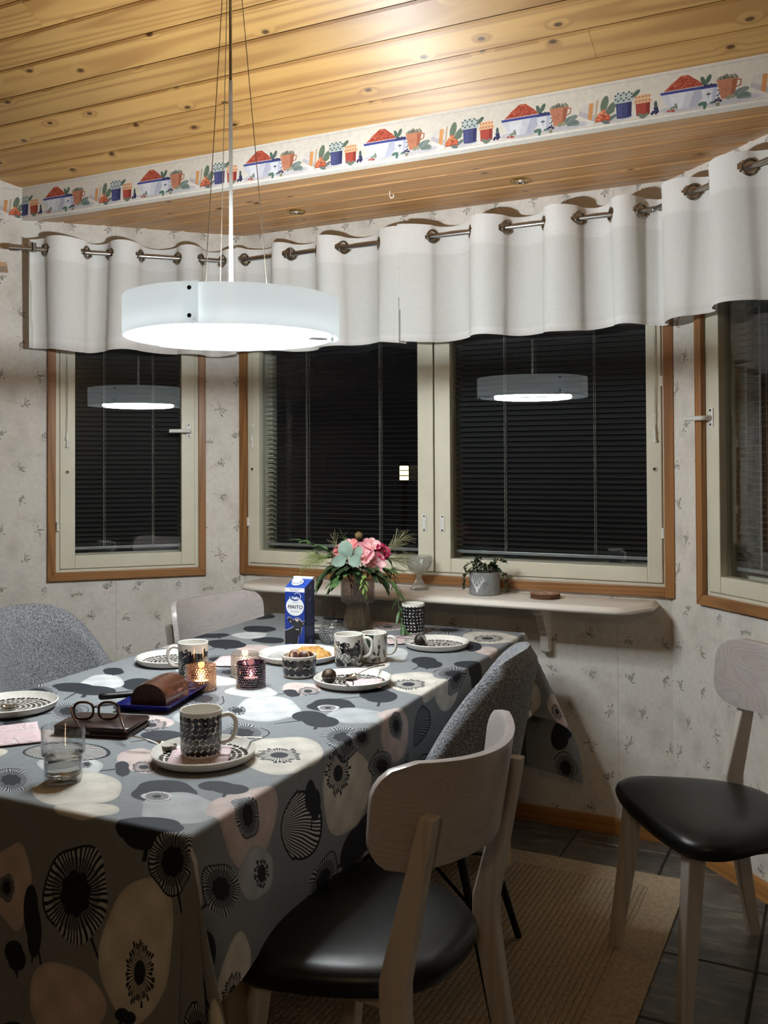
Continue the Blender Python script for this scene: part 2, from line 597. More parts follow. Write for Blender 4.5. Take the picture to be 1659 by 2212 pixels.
# ---- floor of slate tiles
M_GROUT = pbr('grout', C(62, 60, 56), .9, var=.15)
def slate():
    m, nt, b = newmat('slate')
    co = objco(nt, (1, 1, 1), 1.0)
    n1 = noise(nt, co, 4.0, 6, .65)
    mp = N(nt, 'Mapping'); mp.inputs['Scale'].default_value = (7, 30, 1); L(nt, co, mp.inputs[0])
    n2 = noise(nt, mp.outputs[0], 1.0, 4, .6)
    c = ramp(nt, n1, [(.3, C(50, 51, 50)), (.5, C(82, 81, 76)), (.72, C(118, 113, 102))])
    c = mixc(nt, c, C(156, 148, 130), ramp(nt, n2, [(.50, (0, 0, 0, 1)), (.75, (.7, .7, .7, 1))]))
    L(nt, c, b.inputs['Base Color'])
    b.inputs['Roughness'].default_value = .45
    bump(nt, b, n2, .35, .003)
    return m
M_SLATE = slate()
g = G(); g.box(XL, XR, YB, 0.0, -.05, -.006)
floor = tag(g.obj('floor', M_GROUT), kind='structure')
TP = .327
gt = G(); gt.box(-.1605, .1605, -.1605, .1605, -.012, 0)
tile_me = gt.mesh('tile', M_SLATE, bevel=.003, seg=1)
x = 1.775 - TP * 8 - TP / 2
while x < XR + TP:
    y = -.43 + TP / 2 + TP
    while y > YB - TP:
        inside = XL - .1 < x < XR + .1 and y > YB - .1 and y < .16
        if x < 0 and y > x + .30: inside = False
        if x > W and y > W - x + .30: inside = False
        if inside:
            link(bpy.data.objects.new('tile', tile_me), floor).location = (x, y, 0)
        y -= TP
    x += TP

# ---- woods
M_PINE = wood('varnished_pine', C(206, 164, 98), C(146, 98, 50), knots=.36, rough=.54, coat=.2, aniso=-.9)
M_PINE2 = wood('varnished_pine_low', C(206, 160, 106), C(150, 100, 56), knots=.24, rough=.38, coat=.15)
M_CASE = wood('stained_casing', C(172, 122, 74), C(116, 76, 42), rough=.35, gscale=1.3)
M_CASEV = wood('stained_casing_upright', C(172, 122, 74), C(116, 76, 42), rough=.35, gscale=1.3, along='z')
M_WHITE = pbr('cream_paint', C(226, 220, 198), .42, var=.03, vscale=9)
M_BASE = wood('baseboard_wood', C(196, 140, 78), C(140, 92, 46), rough=.35)

# ---- sloped ceiling: boards one by one, running parallel to the middle wall
ceil_ = tag(bpy.data.objects.new('ceiling', None), kind='structure'); link(ceil_)
PWD = .109
gb = G(); gb.box(-XR - .2, -XL + .2, 0, 5.2, .016, .03)      # dark backing above the boards
# local frame of the slope: +y runs up the slope towards the room, z is the outside of the roof
SLM = Matrix.Translation((0, YF, ZF)) @ Matrix(((-1, 0, 0, 0), (0, -math.cos(SL), math.sin(SL), 0), (0, math.sin(SL), math.cos(SL), 0), (0, 0, 0, 1)))
bk = gb.obj('backing', pbr('dark_void', C(40, 26, 14), .9), ceil_)
for v in bk.data.vertices:
    v.co = SLM @ v.co
def board_prof(w, t, ch):
    return [(0.0015, ch * .9), (ch, 0), (w - ch, 0), (w - .0015, ch * .9), (w - .0015, t), (.0015, t)]
s0 = -.012
k = 0
while s0 < 4.5:
    y_mid = YF - (s0 + PWD / 2) * math.cos(SL)
    xa = max(XL, -abs(y_mid) - .03) - .02
    xb = min(XR, W + abs(y_mid) + .03) + .02
    cuts = [xa, xb]
    if k == 1: cuts = [xa, 1.703, xb]
    if k == 6: cuts = [xa, .1, xb]
    for a, b in zip(cuts[:-1], cuts[1:]):
        g = G()
        g.prism([(s0 + p, q) for p, q in board_prof(PWD, .016, .007)], 0, b - a - .001, axis='x')
        o = g.obj('plank', M_PINE, ceil_, uv=lambda p: (p[0], p[1]))
        o.matrix_local = SLM @ Matrix.Translation((-b, 0, 0))
    s0 += PWD; k += 1

# ---- bay ceiling: level boards
ceil2 = tag(bpy.data.objects.new('ceiling_bay', None), kind='structure'); link(ceil2)
g = G(); g.box(-.75, W + .75, YF, .02, H1 + .016, H1 + .03); g.obj('backing', bk.data.materials[0], ceil2)
edges = [-.63, -.5255, -.4125, -.2955, -.184, -.072, .02]
for a, b in zip(edges[:-1], edges[1:]):
    ym = (a + b) / 2
    x0, x1 = -abs(min(a, 0)) - .03, W + abs(min(a, 0)) + .03
    g = G()
    g.prism([(p, q) for p, q in board_prof(b - a, .016, .008)], 0, x1 - x0, axis='x')
    o = g.obj('plank', M_PINE2, ceil2)
    o.location = (x0, a, H1)

# ---- fascia with the printed kitchen border
FP = .4757
FH = ZF - H1
fp = Paint(FP, FH, 2100, (232, 226, 214), wrap=True)
rf = random.Random(11)
fp.poly([(0, 0), (FP, 0), (FP, .0055), (0, .0055)], (246, 244, 240))
for yy, cc in ((.0062, (214, 190, 150)), (.0185, (220, 180, 140))):
    fp.line(0, yy, FP, yy, .0012, cc)
fp.poly([(0, .0075), (FP, .0075), (FP, .030), (0, .030)], (236, 232, 226))
fp.line(0, .1195, FP, .1195, .0012, (190, 190, 200))
def leafp(x, y, l, a, col=(112, 128, 112), w=.45):
    fp.disc(x, y, l, col, l * w, a, soft=1.5)
    fp.line(x - l * .8 * math.cos(a), y - l * .8 * math.sin(a), x + l * .8 * math.cos(a), y + l * .8 * math.sin(a), .0008, (80, 96, 84))
def berries(cx, cy, w, h, n, r, cols, shape='heap'):
    for q in range(n):
        u = rf.uniform(-1, 1); v = rf.random()
        if shape == 'heap':
            v *= (1 - abs(u)) ** .8
        x, y = cx + u * w, cy + v * h
        c = rf.choice(cols)
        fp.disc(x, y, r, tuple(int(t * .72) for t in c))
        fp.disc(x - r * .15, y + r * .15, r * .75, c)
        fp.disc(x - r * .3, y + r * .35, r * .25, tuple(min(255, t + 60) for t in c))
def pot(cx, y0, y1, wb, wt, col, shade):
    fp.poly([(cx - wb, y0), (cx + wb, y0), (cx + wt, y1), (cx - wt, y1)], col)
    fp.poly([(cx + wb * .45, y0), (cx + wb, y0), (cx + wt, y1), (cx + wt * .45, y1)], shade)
    fp.disc(cx, y0, wb, col, wb * .14)
BX = .25      # bowl centre in the tile
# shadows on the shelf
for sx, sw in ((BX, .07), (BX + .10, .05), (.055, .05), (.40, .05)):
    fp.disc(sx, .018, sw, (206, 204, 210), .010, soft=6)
leafp(.026, .066, .024, 1.3); leafp(.046, .052, .022, .8); leafp(.040, .040, .016, .3)
# blue jam jar
pot(.082, .018, .062, .021, .023, (76, 80, 124), (54, 58, 100))
pot(.070, .022, .055, .006, .006, (84, 90, 140), (84, 90, 140))
fp.poly([(.056, .060), (.108, .060), (.112, .066), (.104, .074), (.106, .082), (.058, .082), (.060, .074), (.052, .066)], (196, 204, 204))
fp.disc(.082, .083, .025, (200, 208, 206), .007)
for q in range(14):
    fp.disc(.058 + (q % 7) * .0078, .083 - (q // 7) * .016 + (q % 2) * .006, .0034, (86, 118, 112), .003)
# leaf behind red jar and red jar
leafp(.117, .081, .014, .7, (96, 112, 100))
pot(.136, .016, .050, .019, .0205, (180, 82, 70), (146, 60, 54))
fp.poly([(.112, .050), (.160, .050), (.163, .055), (.156, .062), (.158, .068), (.114, .068), (.116, .062), (.110, .055)], (232, 190, 150))
fp.disc(.136, .069, .022, (236, 200, 160), .006)
for q in range(10):
    fp.disc(.117 + (q % 5) * .0095, .069 - (q // 5) * .012, .003, (206, 130, 96), .0026)
leafp(.130, .014, .012, 2.4, (124, 136, 120)); leafp(.142, .013, .011, .5, (124, 136, 120))
berries(.172, .014, .012, .022, 16, .0040, [(48, 50, 92), (64, 66, 110)])
leafp(.172, .040, .010, 1.6, (80, 96, 92))
# big bowl of red berries
fp.poly([(BX - .058, .066), (BX + .058, .066), (BX + .040, .086), (BX + .012, .108), (BX - .008, .108), (BX - .036, .088)], (182, 82, 64))
berries(BX, .066, .056, .043, 330, .0029, [(200, 92, 70), (180, 74, 58), (214, 114, 88)])
bw = [(BX + q * .062 * math.sin(PI / 2 * min(1, .50 + .5 * f)) * (1 - .34 * (1 - f) ** 2.2), .016 + .050 * f) for q, f in [(1, 1 - k / 10) for k in range(11)]]
bw += [(2 * BX - x, y) for x, y in bw[::-1]]
fp.poly(bw, (220, 222, 232))
fp.poly([(x if x > BX + .012 else BX + .012 + (y - .016) * .3, y) for x, y in bw[:11]] + [(BX + .012, .016), (BX + .030, .066)], (192, 196, 214))
fp.poly([(x * .35 + (BX - .03) * .65, y) for x, y in bw], (234, 236, 242))
fp.poly([(BX - .064, .062), (BX + .064, .062), (BX + .065, .069), (BX - .065, .069)], (70, 80, 150))
fp.line(BX - .063, .0705, BX + .063, .0705, .0018, (226, 228, 238))
berries(BX - .035, .012, .012, .008, 8, .0026, [(196, 70, 54)])
leafp(BX - .03, .022, .010, .3, (150, 160, 146)); leafp(BX - .022, .025, .009, 1.8, (140, 152, 140))
# little cup
leafp(BX + .052, .084, .013, 1.9, (90, 112, 100)); leafp(BX + .066, .086, .014, 1.1, (90, 112, 100))
berries(BX + .068, .064, .022, .012, 26, .0030, [(52, 56, 100), (70, 74, 120)])
fp.line(BX + .088, .052, BX + .097, .048, .003, (96, 104, 160)); fp.line(BX + .097, .048, BX + .092, .036, .003, (96, 104, 160)); fp.line(BX + .092, .036, BX + .087, .036, .003, (96, 104, 160))
pot(BX + .068, .020, .062, .015, .022, (230, 232, 240), (196, 200, 220))
fp.line(BX + .046, .062, BX + .090, .062, .003, (84, 94, 160))
for a in (0.5, 1.57, 2.64):
    fp.disc(BX + .066 + .004 * math.cos(a), .042 + .004 * math.sin(a), .0032, (50, 70, 84), .0016, a)
fp.line(BX + .066, .042, BX + .066, .034, .001, (50, 70, 84))
leafp(BX + .048, .020, .011, .2, (92, 128, 112)); leafp(BX + .056, .014, .011, 1.4, (92, 128, 112)); leafp(BX + .076, .019, .008, .1, (110, 140, 124))
berries(BX + .090, .020, .008, .012, 9, .0030, [(56, 58, 90)])
fp.disc(BX + .090, .012, .006, (140, 144, 120))
# terracotta cup of gooseberries
berries(BX + .116, .078, .024, .018, 30, .0055, [(150, 152, 138), (172, 172, 158), (128, 130, 118)])
fp.line(BX + .140, .074, BX + .152, .070, .0032, (170, 104, 80)); fp.line(BX + .152, .070, BX + .150, .056, .0032, (170, 104, 80)); fp.line(BX + .150, .056, BX + .138, .052, .0032, (170, 104, 80))
pot(BX + .116, .026, .076, .017, .028, (198, 134, 106), (168, 104, 80))
fp.line(BX + .088, .0765, BX + .144, .0765, .003, (204, 140, 110))
for q in range(14):
    fp.disc(BX + .110 + rf.uniform(-.012, .012), .05 + rf.uniform(-.010, .012), .0011, (120, 84, 72))
for q in range(6):
    leafp(BX + .150 + rf.uniform(-.008, .014), .034 + rf.uniform(-.010, .010), .017, rf.uniform(-.5, 1.0), rf.choice([(140, 152, 148), (120, 136, 132)]))
fp.disc(BX + .118, .026, .006, (150, 152, 126)); fp.disc(BX + .130, .028, .0065, (160, 160, 134))
# tipped cup with orange berries
fp.poly([(.424, .044), (.474, .018), (.480, .074), (.436, .076)], (224, 218, 212)); fp.poly([(.424, .044), (.474, .018), (.475, .036), (.428, .056)], (198, 194, 198))
fp.poly([(.452, .029), (.464, .023), (.470, .074), (.457, .075)], (222, 160, 104))
fp.line(.474, .014, .481, .078, .005, (196, 172, 140))
berries(.022, .020, .020, .026, 34, .0062, [(226, 120, 84), (214, 100, 70), (238, 150, 110)])
leafp(.030, .012, .012, -.3, (110, 124, 120)); leafp(.050, .024, .012, .5, (120, 132, 128))
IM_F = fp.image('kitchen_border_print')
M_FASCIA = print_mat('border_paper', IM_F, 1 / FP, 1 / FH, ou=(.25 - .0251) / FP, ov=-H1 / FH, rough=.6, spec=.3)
g = G(); g.box(-.67, W + .70, YF - .004, YF + .03, H1 - .002, ZF + .01)
tag(g.obj('trim_1', M_FASCIA, uv=lambda p: (p[0], p[2])), kind='structure')
# the border carries on along the left wall beyond the bay
g = G(); g.box(-1.28, -.892, -.003, .002, H1, ZF + .002)
o = g.obj('trim_2', M_FASCIA, uv=lambda p: (p[0] + .24, p[2])); o.rotation_euler = ROT['left']; tag(o, kind='structure')

# ---- baseboards
for side, a, b in (('left', -1.29, 0.005), ('middle', 0.0, W), ('right', -.005, 1.57)):
    g = G(); g.prism([(0, 0), (-.013, 0), (-.013, .050), (-.009, .058), (0, .058)], a, b, axis='x')
    o = g.obj('baseboard_' + side, M_BASE); o.location = ORG[side]; o.rotation_euler = ROT[side]; tag(o, kind='structure')

# ================================================================== WINDOWS
M_PANE = thin_glass('window_glass', (.93, .95, .95, 1), 1.8)
M_PANE2 = thin_glass('outer_window_glass', (.90, .93, .93, 1), 1.2)
M_HW = pbr('white_handle', C(236, 234, 228), .35, var=.02)
M_BRASS = pbr('keyhole_metal', C(70, 62, 48), .4, metal=.7)
M_SLAT = pbr('dark_slat', C(88, 88, 88), .4, var=.04, vscale=3)
M_RAIL = pbr('blind_rail_metal', C(196, 196, 196), .3, metal=.5, var=.03)
M_CORD = pbr('cord', C(214, 208, 196), .8)
M_GAP = pbr('shadow_gap', C(70, 62, 50), .8)
ZG0, ZG1 = .949, 1.985     # glass

def window(name, side, ox0, ox1, casl, casr, sashes, z0=ZW0, z1=ZW1):
    w = link(bpy.data.objects.new(name, None)); tag(w, kind='structure')
    w.location = ORG[side]; w.rotation_euler = ROT[side]
    ch = .034
    mi = side == 'middle'
    # casing boards (uprights, sill board, head board); mitred on the side windows
    if mi:
        for a, b in ((ox0, ox0 + casl), (ox1 - casr, ox1)):
            g = G(); g.box(a, b, -.021, 0, z0 - .002, z1); g.obj('casing_board', M_CASEV, w, bevel=.002)
        g = G(); g.box(ox0 + casl, ox1 - casr, -.019, 0, z0, z0 + ch); g.obj('casing_board', M_CASE, w, bevel=.002)
        g = G(); g.box(ox0 + casl, ox1 - casr, -.019, 0, z1 - ch, z1); g.obj('casing_board', M_CASE, w, bevel=.002)
    else:
        P = [(ox0, z0), (ox1, z0), (ox1 - casr, z0 + ch), (ox0 + casl, z0 + ch)]
        g = G(); g.prism(P, -.019, 0, axis='y'); g.obj('casing_board', M_CASE, w, bevel=.002)
        g = G(); g.prism([(ox0, z1), (ox0 + casl, z1 - ch), (ox1 - casr, z1 - ch), (ox1, z1)], -.019, 0, axis='y'); g.obj('casing_board', M_CASE, w, bevel=.002)
        g = G(); g.prism([(ox0, z0), (ox0 + casl, z0 + ch), (ox0 + casl, z1 - ch), (ox0, z1)], -.019, 0, axis='y'); g.obj('casing_board', M_CASEV, w, bevel=.002)
        g = G(); g.prism([(ox1, z0), (ox1, z1), (ox1 - casr, z1 - ch), (ox1 - casr, z0 + ch)], -.019, 0, axis='y'); g.obj('casing_board', M_CASEV, w, bevel=.002)
    # fixed frame lining the opening
    fi0, fi1 = ox0 + casl - .012, ox1 - casr + .012
    if mi: fi0, fi1 = .006, W - .006
    g = G()
    g.box(fi0, fi0 + .026, .003, .155, z0 + .014, z1 - .014); g.box(fi1 - .026, fi1, .003, .155, z0 + .014, z1 - .014)
    g.box(fi0 + .026, fi1 - .026, .003, .155, z0 + .014, z0 + .044); g.box(fi0 + .026, fi1 - .026, .003, .155, z1 - .044, z1 - .014)
    g.obj('frame', M_WHITE, w, bevel=.002)
    zs0, zs1 = z0 + .046, z1 - .04
    for si, (s0_, s1_, g0, g1) in enumerate(sashes):
        for yy, th, nm in ((-.004, .044, 'sash'), (.105, .035, 'outer_sash')):
            e = link(bpy.data.objects.new(nm, None), w)
            g = G(); g.box(s0_, g0, yy, yy + th, zs0, zs1); g.obj('stile', M_WHITE, e, bevel=.003)
            g = G(); g.box(g1, s1_, yy, yy + th, zs0, zs1); g.obj('stile', M_WHITE, e, bevel=.003)
            g = G(); g.box(g0, g1, yy + .001, yy + th, zs0, ZG0); g.obj('rail', M_WHITE, e, bevel=.003)
            g = G(); g.box(g0, g1, yy + .001, yy + th, ZG1, zs1); g.obj('rail', M_WHITE, e, bevel=.003)
            g = G(); g.box(g0 - .004, g1 + .004, yy + th * .6, yy + th * .6 + .003, ZG0 - .004, ZG1 + .004)
            g.obj('pane', M_PANE if nm == 'sash' else M_PANE2, e)
    return w

def keyhole(w, x, z):
    g = G(); Mx = Matrix.Translation((x, -.0035, z)) @ Matrix.Rotation(PI / 2, 4, 'X')
    g.lathe([(.0001, .004), (.0085, .004), (.010, .0015), (.010, -.002)], 20, M=Mx)
    o = g.obj('keyhole_rosette', M_WHITE, w, smooth=True)
    g = G(); g.lathe([(.0001, .005), (.0055, .005), (.0055, 0)], 16, M=Mx); g.obj('keyhole', M_BRASS, w)

def lever(w, x, z, sgn):
    h = link(bpy.data.objects.new('window_handle', None), w)
    g = G(); g.box(x - .011, x + .011, -.009, -.004, z - .031, z + .031); g.obj('plate', M_HW, h, bevel=.0035)
    for dz in (-.023, .023):
        g = G(); g.lathe([(.0001, .002), (.0035, .002), (.004, 0)], 10, M=Matrix.Translation((x, -.009, z + dz)) @ Matrix.Rotation(PI / 2, 4, 'X')); g.obj('screw', M_BRASS, h)
    pts = spline([(x, -.008, z), (x, -.035, z - .002), (x + sgn * .018, -.044, z - .002), (x + sgn * .085, -.044, z - .003)], 6)
    g = G(); g.tube(pts, .0078, 10); g.obj('lever', M_HW, h, smooth=True)

def pull(w, x, z):
    h = link(bpy.data.objects.new('finger_pull', None), w)
    g = G(); g.box(x - .0095, x + .0095, -.008, -.004, z - .033, z + .033); g.obj('plate', M_HW, h, bevel=.0035)
    g = G(); g.tube([(x + .005 * math.cos(a), -.0085, z - .002 + .013 * math.sin(a)) for a in np.linspace(0, 2 * PI, 20, endpoint=False)], .0014, 6, closed=True); g.obj('ring', M_HW, h, smooth=True)
    for dz in (-.026, .026):
        g = G(); g.lathe([(.0001, .002), (.003, .002), (.0035, 0)], 10, M=Matrix.Translation((x, -.008, z + dz)) @ Matrix.Rotation(PI / 2, 4, 'X')); g.obj('screw', M_BRASS, h)

def hinge(w, x, z):
    g = G(); g.tube([(x, -.006, z - .018), (x, -.006, z + .018)], .006, 10); g.obj('hinge', M_HW, w, smooth=True)

w1 = window('window_1', 'left', -.796, -.166, .031, .030, [(-.750, -.210, -.691, -.266)])
keyhole(w1, -.720, 1.288); lever(w1, -.236, 1.458, -1); hinge(w1, -.757, 1.069)
w2 = window('window_2', 'middle', -.012, W + .015, .033, .033, [(.028, .884, .078, .818), (.890, W - .028, .955, 1.697)])
keyhole(w2, .046, 1.295); keyhole(w2, 1.725, 1.293); pull(w2, .846, 1.084); pull(w2, .923, 1.084); hinge(w2, .024, 1.07); hinge(w2, W - .024, 1.07); hinge(w2, W - .024, 1.60)
w3 = window('window_3', 'right', .160, .810, .032, .032, [(.208, .752, .262, .70)])
lever(w3, .228, 1.462, -1)

# ---- blinds between the panes
def blind(side, x0, x1, tilt, label, grp, pull_x):
    t = thing('venetian_blind', label, 'blind', ORG[side], ROT[side][2], grp)
    zt, zb = 2.0, .972
    n = 51
    sl = G()
    P = [(-.0125, -.0004), (-.006, .0009), (0, .0014), (.006, .0009), (.0125, -.0004)]
    c, s = math.cos(tilt), math.sin(tilt)
    rows = [[(xx, .072 + p * c - q * s, p * s + q * c) for p, q in P] for xx in (x0, x1)]
    sl.sheet(rows)
    sme = sl.mesh('slat', M_SLAT, smooth=True)
    for i in range(n):
        o = link(bpy.data.objects.new('slat', sme), t)
        o.location = (0, 0, zb + .016 + (zt - zb - .03) * i / (n - 1))
    g = G(); g.box(x0, x1, .064, .080, zb - .006, zb + .006); g.obj('bottom_rail', M_RAIL, t, bevel=.002)
    g = G(); g.box(x0, x1, .058, .086, zt, zt + .02); g.obj('head_rail', M_RAIL, t)
    for f in (.27, .73):
        xx = x0 + (x1 - x0) * f
        g = G()
        for yy in (.0585, .0855):
            g.tube([(xx, yy, zb), (xx, yy, zt)], .0008, 5)
        g.tube([(xx + .006, .0585, zb), (xx + .006, .0585, zt)], .0006, 5)
        g.obj('ladder_cord', M_CORD, t)
    if pull_x is not None:
        e = link(bpy.data.objects.new('pull_cord', None), t)
        for k, (dx, zz) in enumerate(((-.004, 1.445), (.005, 1.415))):
            rr = random.Random(k)
            P = [(pull_x + dx * .4 * (1 + .6 * math.sin(q * 1.3 + k)) , -.012, 2.03 - (2.03 - zz) * q / 8) for q in range(9)]
            g = G(); g.tube(spline(P, 4), .0012, 6); g.obj('string', M_CORD, e, smooth=True)
            g = G(); g.lathe([(.0001, .03), (.0025, .03), (.004, .012), (.007, 0), (.0001, 0)], 12, M=Matrix.Translation((P[-1][0], -.012, zz - .028)))
            g.obj('tassel', M_HW, e, smooth=True)
        g = G(); g.box(pull_x - .006, pull_x + .006, -.012, -.004, 1.475, 1.487); g.obj('cord_clip', M_HW, e, bevel=.002)
    return t
blind('left', -.694, -.262, math.radians(-38), 'closed dark slatted blind in the narrow window behind the lamp', 'window blinds', -.722)
blind('middle', .074, .822, math.radians(3), 'blind with level open slats in the middle window, behind the bouquet', 'window blinds', .050)
blind('middle', .951, 1.700, math.radians(-34), 'blind with tilted slats in the middle window, above the potted plant', 'window blinds', 1.728)
blind('right', .258, .704, math.radians(5), 'slatted blind in the right wall window beside the white handle', 'window blinds', None)

# ---- outside in the dark: ground and a lit lantern on a post
M_SOIL = pbr('dark_ground', C(24, 24, 22), .95)
g = G(); g.box(-9, 9, .2, 12, -.6, -.5); tag(g.obj('ground_outside', M_SOIL), kind='structure')
t = thing('garden_lantern', 'small lit lantern on a dark post outside the window', 'lantern', (-1.0965, 4.0, -.5))
M_DK = pbr('dark_metal', C(22, 22, 22), .5, metal=.6)
g = G(); g.tube([(0, 0, 0), (0, 0, 1.655)], .025, 10); g.obj('post', M_DK, t)
g = G(); g.box(-.032, .032, -.032, .032, 1.66, 1.79)
g.obj('glass', pbr('lantern_glow', C(255, 220, 150), .4, emit=(1, .72, .36, 1), estr=5.0), t, bevel=.01)
g = G(); g.lathe([(.06, 1.79), (.02, 1.84), (.0001, 1.85)], 16); g.obj('cap', M_DK, t)
g = G()
for zz in (1.655, 1.70, 1.745):
    g.box(-.040, .040, -.040, .040, zz, zz + .007)
g.obj('band', M_DK, t)

# ================================================================== PENDANT LAMP
M_ACR = None
def acrylic():
    m, nt, b = newmat('opal_acrylic')
    out = nt.nodes['Material Output']
    tr = N(nt, 'BsdfTranslucent'); tr.inputs[0].default_value = (.80, .84, .85, 1)
    nz = noise(nt, objco(nt), 8, 2)
    L(nt, ramp(nt, nz, [(.3, (.80, .83, .84, 1)), (.7, (.86, .88, .88, 1))]), b.inputs['Base Color'])
    b.inputs['Roughness'].default_value = .25
    mx = N(nt, 'MixShader'); mx.inputs[0].default_value = .50
    b.inputs['Emission Color'].default_value = (.90, .97, 1, 1); b.inputs['Emission Strength'].default_value = .55
    L(nt, b.outputs[0], mx.inputs[1]); L(nt, tr.outputs[0], mx.inputs[2]); L(nt, mx.outputs[0], out.inputs[0])
    return m
M_ACR = acrylic()
M_STEEL = pbr('brushed_steel', C(176, 174, 170), .28, metal=1.0, var=.04)
M_WIRE = pbr('steel_wire', C(150, 140, 125), .4, metal=.8)
M_SCREW = pbr('dark_screw', C(60, 60, 62), .4, metal=.8)
LX, LY, LZ0, LZ1 = .8647, -1.3169, 1.652, 1.752
lamp = thing('pendant_lamp', 'round white pendant lamp of three overlapping opal bands hanging over the table', 'lamp', (LX, LY, 0))
a_cam = math.atan2(CAM_LOC[1] - LY, CAM_LOC[0] - LX)
RO, RI = .2875, .272
# joints: going anticlockwise (to the right as seen by the camera) every band starts inside and ends outside its neighbour
J0 = a_cam - math.radians(15.6)
for k in range(3):
    a0 = J0 + k * 2 * PI / 3 - math.radians(7)
    a1 = J0 + (k + 1) * 2 * PI / 3
    n = 44
    rows = []
    g = G()
    outer, inner = [], []
    for i in range(n + 1):
        t_ = i / n
        a = a0 + (a1 - a0) * t_
        r = RI + (RO - RI) * min(1, max(0, (t_ - .04) * 1.25))
        outer.append((a, r)); inner.append((a, r - .004))
    rings = []
    for (a, r), (_, r2) in zip(outer, inner):
        ca, sa = math.cos(a), math.sin(a)
        rings.append([(r * ca, r * sa, LZ0), (r * ca, r * sa, LZ1), (r2 * ca, r2 * sa, LZ1), (r2 * ca, r2 * sa, LZ0)])
    g.loft(rings)
    g.obj('shade_band', M_ACR, lamp, smooth=True)
    # two screws through the overlap
    aj = J0 + (k + 1) * 2 * PI / 3 - math.radians(4.2)
    for zz in (LZ0 + .018, LZ1 - .016):
        Mx = Matrix.Rotation(aj, 4, 'Z') @ Matrix.Translation((RO + .0005, 0, zz)) @ Matrix.Rotation(PI / 2, 4, 'Y')
        g = G(); g.lathe([(.0001, .003), (.0045, .0025), (.0055, 0)], 14, M=Mx)
        g.obj('screw', M_SCREW, lamp, smooth=True)
    # spacer peg that carries the diffuser
    ap = J0 + (k + 1) * 2 * PI / 3 - math.radians(2)
    g = G(); g.tube([(.215 * math.cos(ap), .215 * math.sin(ap), LZ0 + .010), ((RO - .003) * math.cos(ap), (RO - .003) * math.sin(ap), LZ0 + .010)], .0035, 8)
    g.obj('peg', M_STEEL, lamp)
def glow(name, e, col=(.90, .97, 1.0, 1)):
    m, nt, b = newmat(name)
    b.inputs['Base Color'].default_value = (.8, .8, .8, 1)
    b.inputs['Emission Color'].default_value = col
    b.inputs['Emission Strength'].default_value = e
    return m
M_GLOW = glow('lit_diffuser', LAMP_POWER)
M_GLOWT = pbr('white_reflector', C(240, 242, 242), .4)
g = G(); g.lathe([(.0001, LZ0 + .034), (.12, LZ0 + .032), (.20, LZ0 + .026), (.224, LZ0 + .018)][::-1], 64)
g.obj('diffuser', M_GLOW, lamp, smooth=True)
g = G(); g.tube([(.19 * math.cos(q), .19 * math.sin(q), LZ0 + .003) for q in np.linspace(0, 2 * PI, 60, endpoint=False)], .010, 10, closed=True)
g.obj('lit_tube', glow('lit_tube_glow', LAMP_TUBE), lamp, smooth=True)
g = G(); g.lathe([(.0001, LZ0 + .048), (.12, LZ0 + .048), (.20, LZ0 + .044), (.224, LZ0 + .020)][::-1], 64)
g.obj('tube_ring', M_GLOWT, lamp, smooth=True)
g = G(); g.lathe([(.105, LZ0 + .052), (.105, LZ0 + .066), (.0001, LZ0 + .070)], 40)
g.obj('ballast_cover', pbr('white_lamp_metal', C(232, 234, 236), .35), lamp, smooth=True)
ZCAN = zc(LY)
for k in range(3):
    a = J0 + 2.2 + k * 2 * PI / 3
    bx, by = .038 * math.cos(a), .038 * math.sin(a)
    g = G(); g.ball((bx, by, LZ0 + .100), .014, 18, 12); g.obj('bulb', glow('added_uplight_glow', 30.0), lamp, smooth=True)  # added bulbs, hidden by the rim, put in to light curtains and ceiling
    ld = bpy.data.lights.new('added_uplight', 'POINT'); ld.energy = ADDED_UPLIGHT_W / 3; ld.color = (.91, .97, 1.0); ld.shadow_soft_size = .0150
    lo = link(bpy.data.objects.new('added_uplight', ld), lamp); lo.location = (bx, by, LZ0 + .100)
g = G(); g.tube([(0, 0, LZ0 + .068), (0, 0, 2.34)], .0052, 12); g.obj('cable_tube', pbr('white_cable', C(236, 236, 232), .4), lamp, smooth=True)
g = G(); g.tube([(0, 0, 2.335), (0, 0, ZCAN)], .0042, 12); g.obj('upper_tube', M_STEEL, lamp, smooth=True)
g = G(); g.lathe([(.0001, ZCAN - .05), (.05, ZCAN - .048), (.055, ZCAN - .02), (.055, ZCAN + .02)], 32); g.obj('canopy', M_STEEL, lamp, smooth=True)
aw = a_cam + PI / 2
for dd in (78, 198, 318):
    a = a_cam + math.radians(dd)
    g = G(); g.tube([(.103 * math.cos(a), .103 * math.sin(a), LZ0 + .066), (.021 * math.cos(a), .021 * math.sin(a), ZCAN - .04)], .0011, 6)
    g.obj('wire', M_WIRE, lamp)

# kitchen lamp in the other end of the room (behind the camera): the only other light that is on
t = thing('kitchen_lamp', 'warm globe lamp in the kitchen end of the room', 'lamp', (2.45, -4.25, 0))
g = G(); g.ball((0, 0, 2.05), .10, 24, 16); g.obj('globe', glow('warm_globe', KITCHEN_W, (1, .72, .42, 1)), t, smooth=True)
g = G(); g.tube([(0, 0, 2.15), (0, 0, zc(-4.25) - .12)], .006, 8); g.obj('cable', M_DK, t)

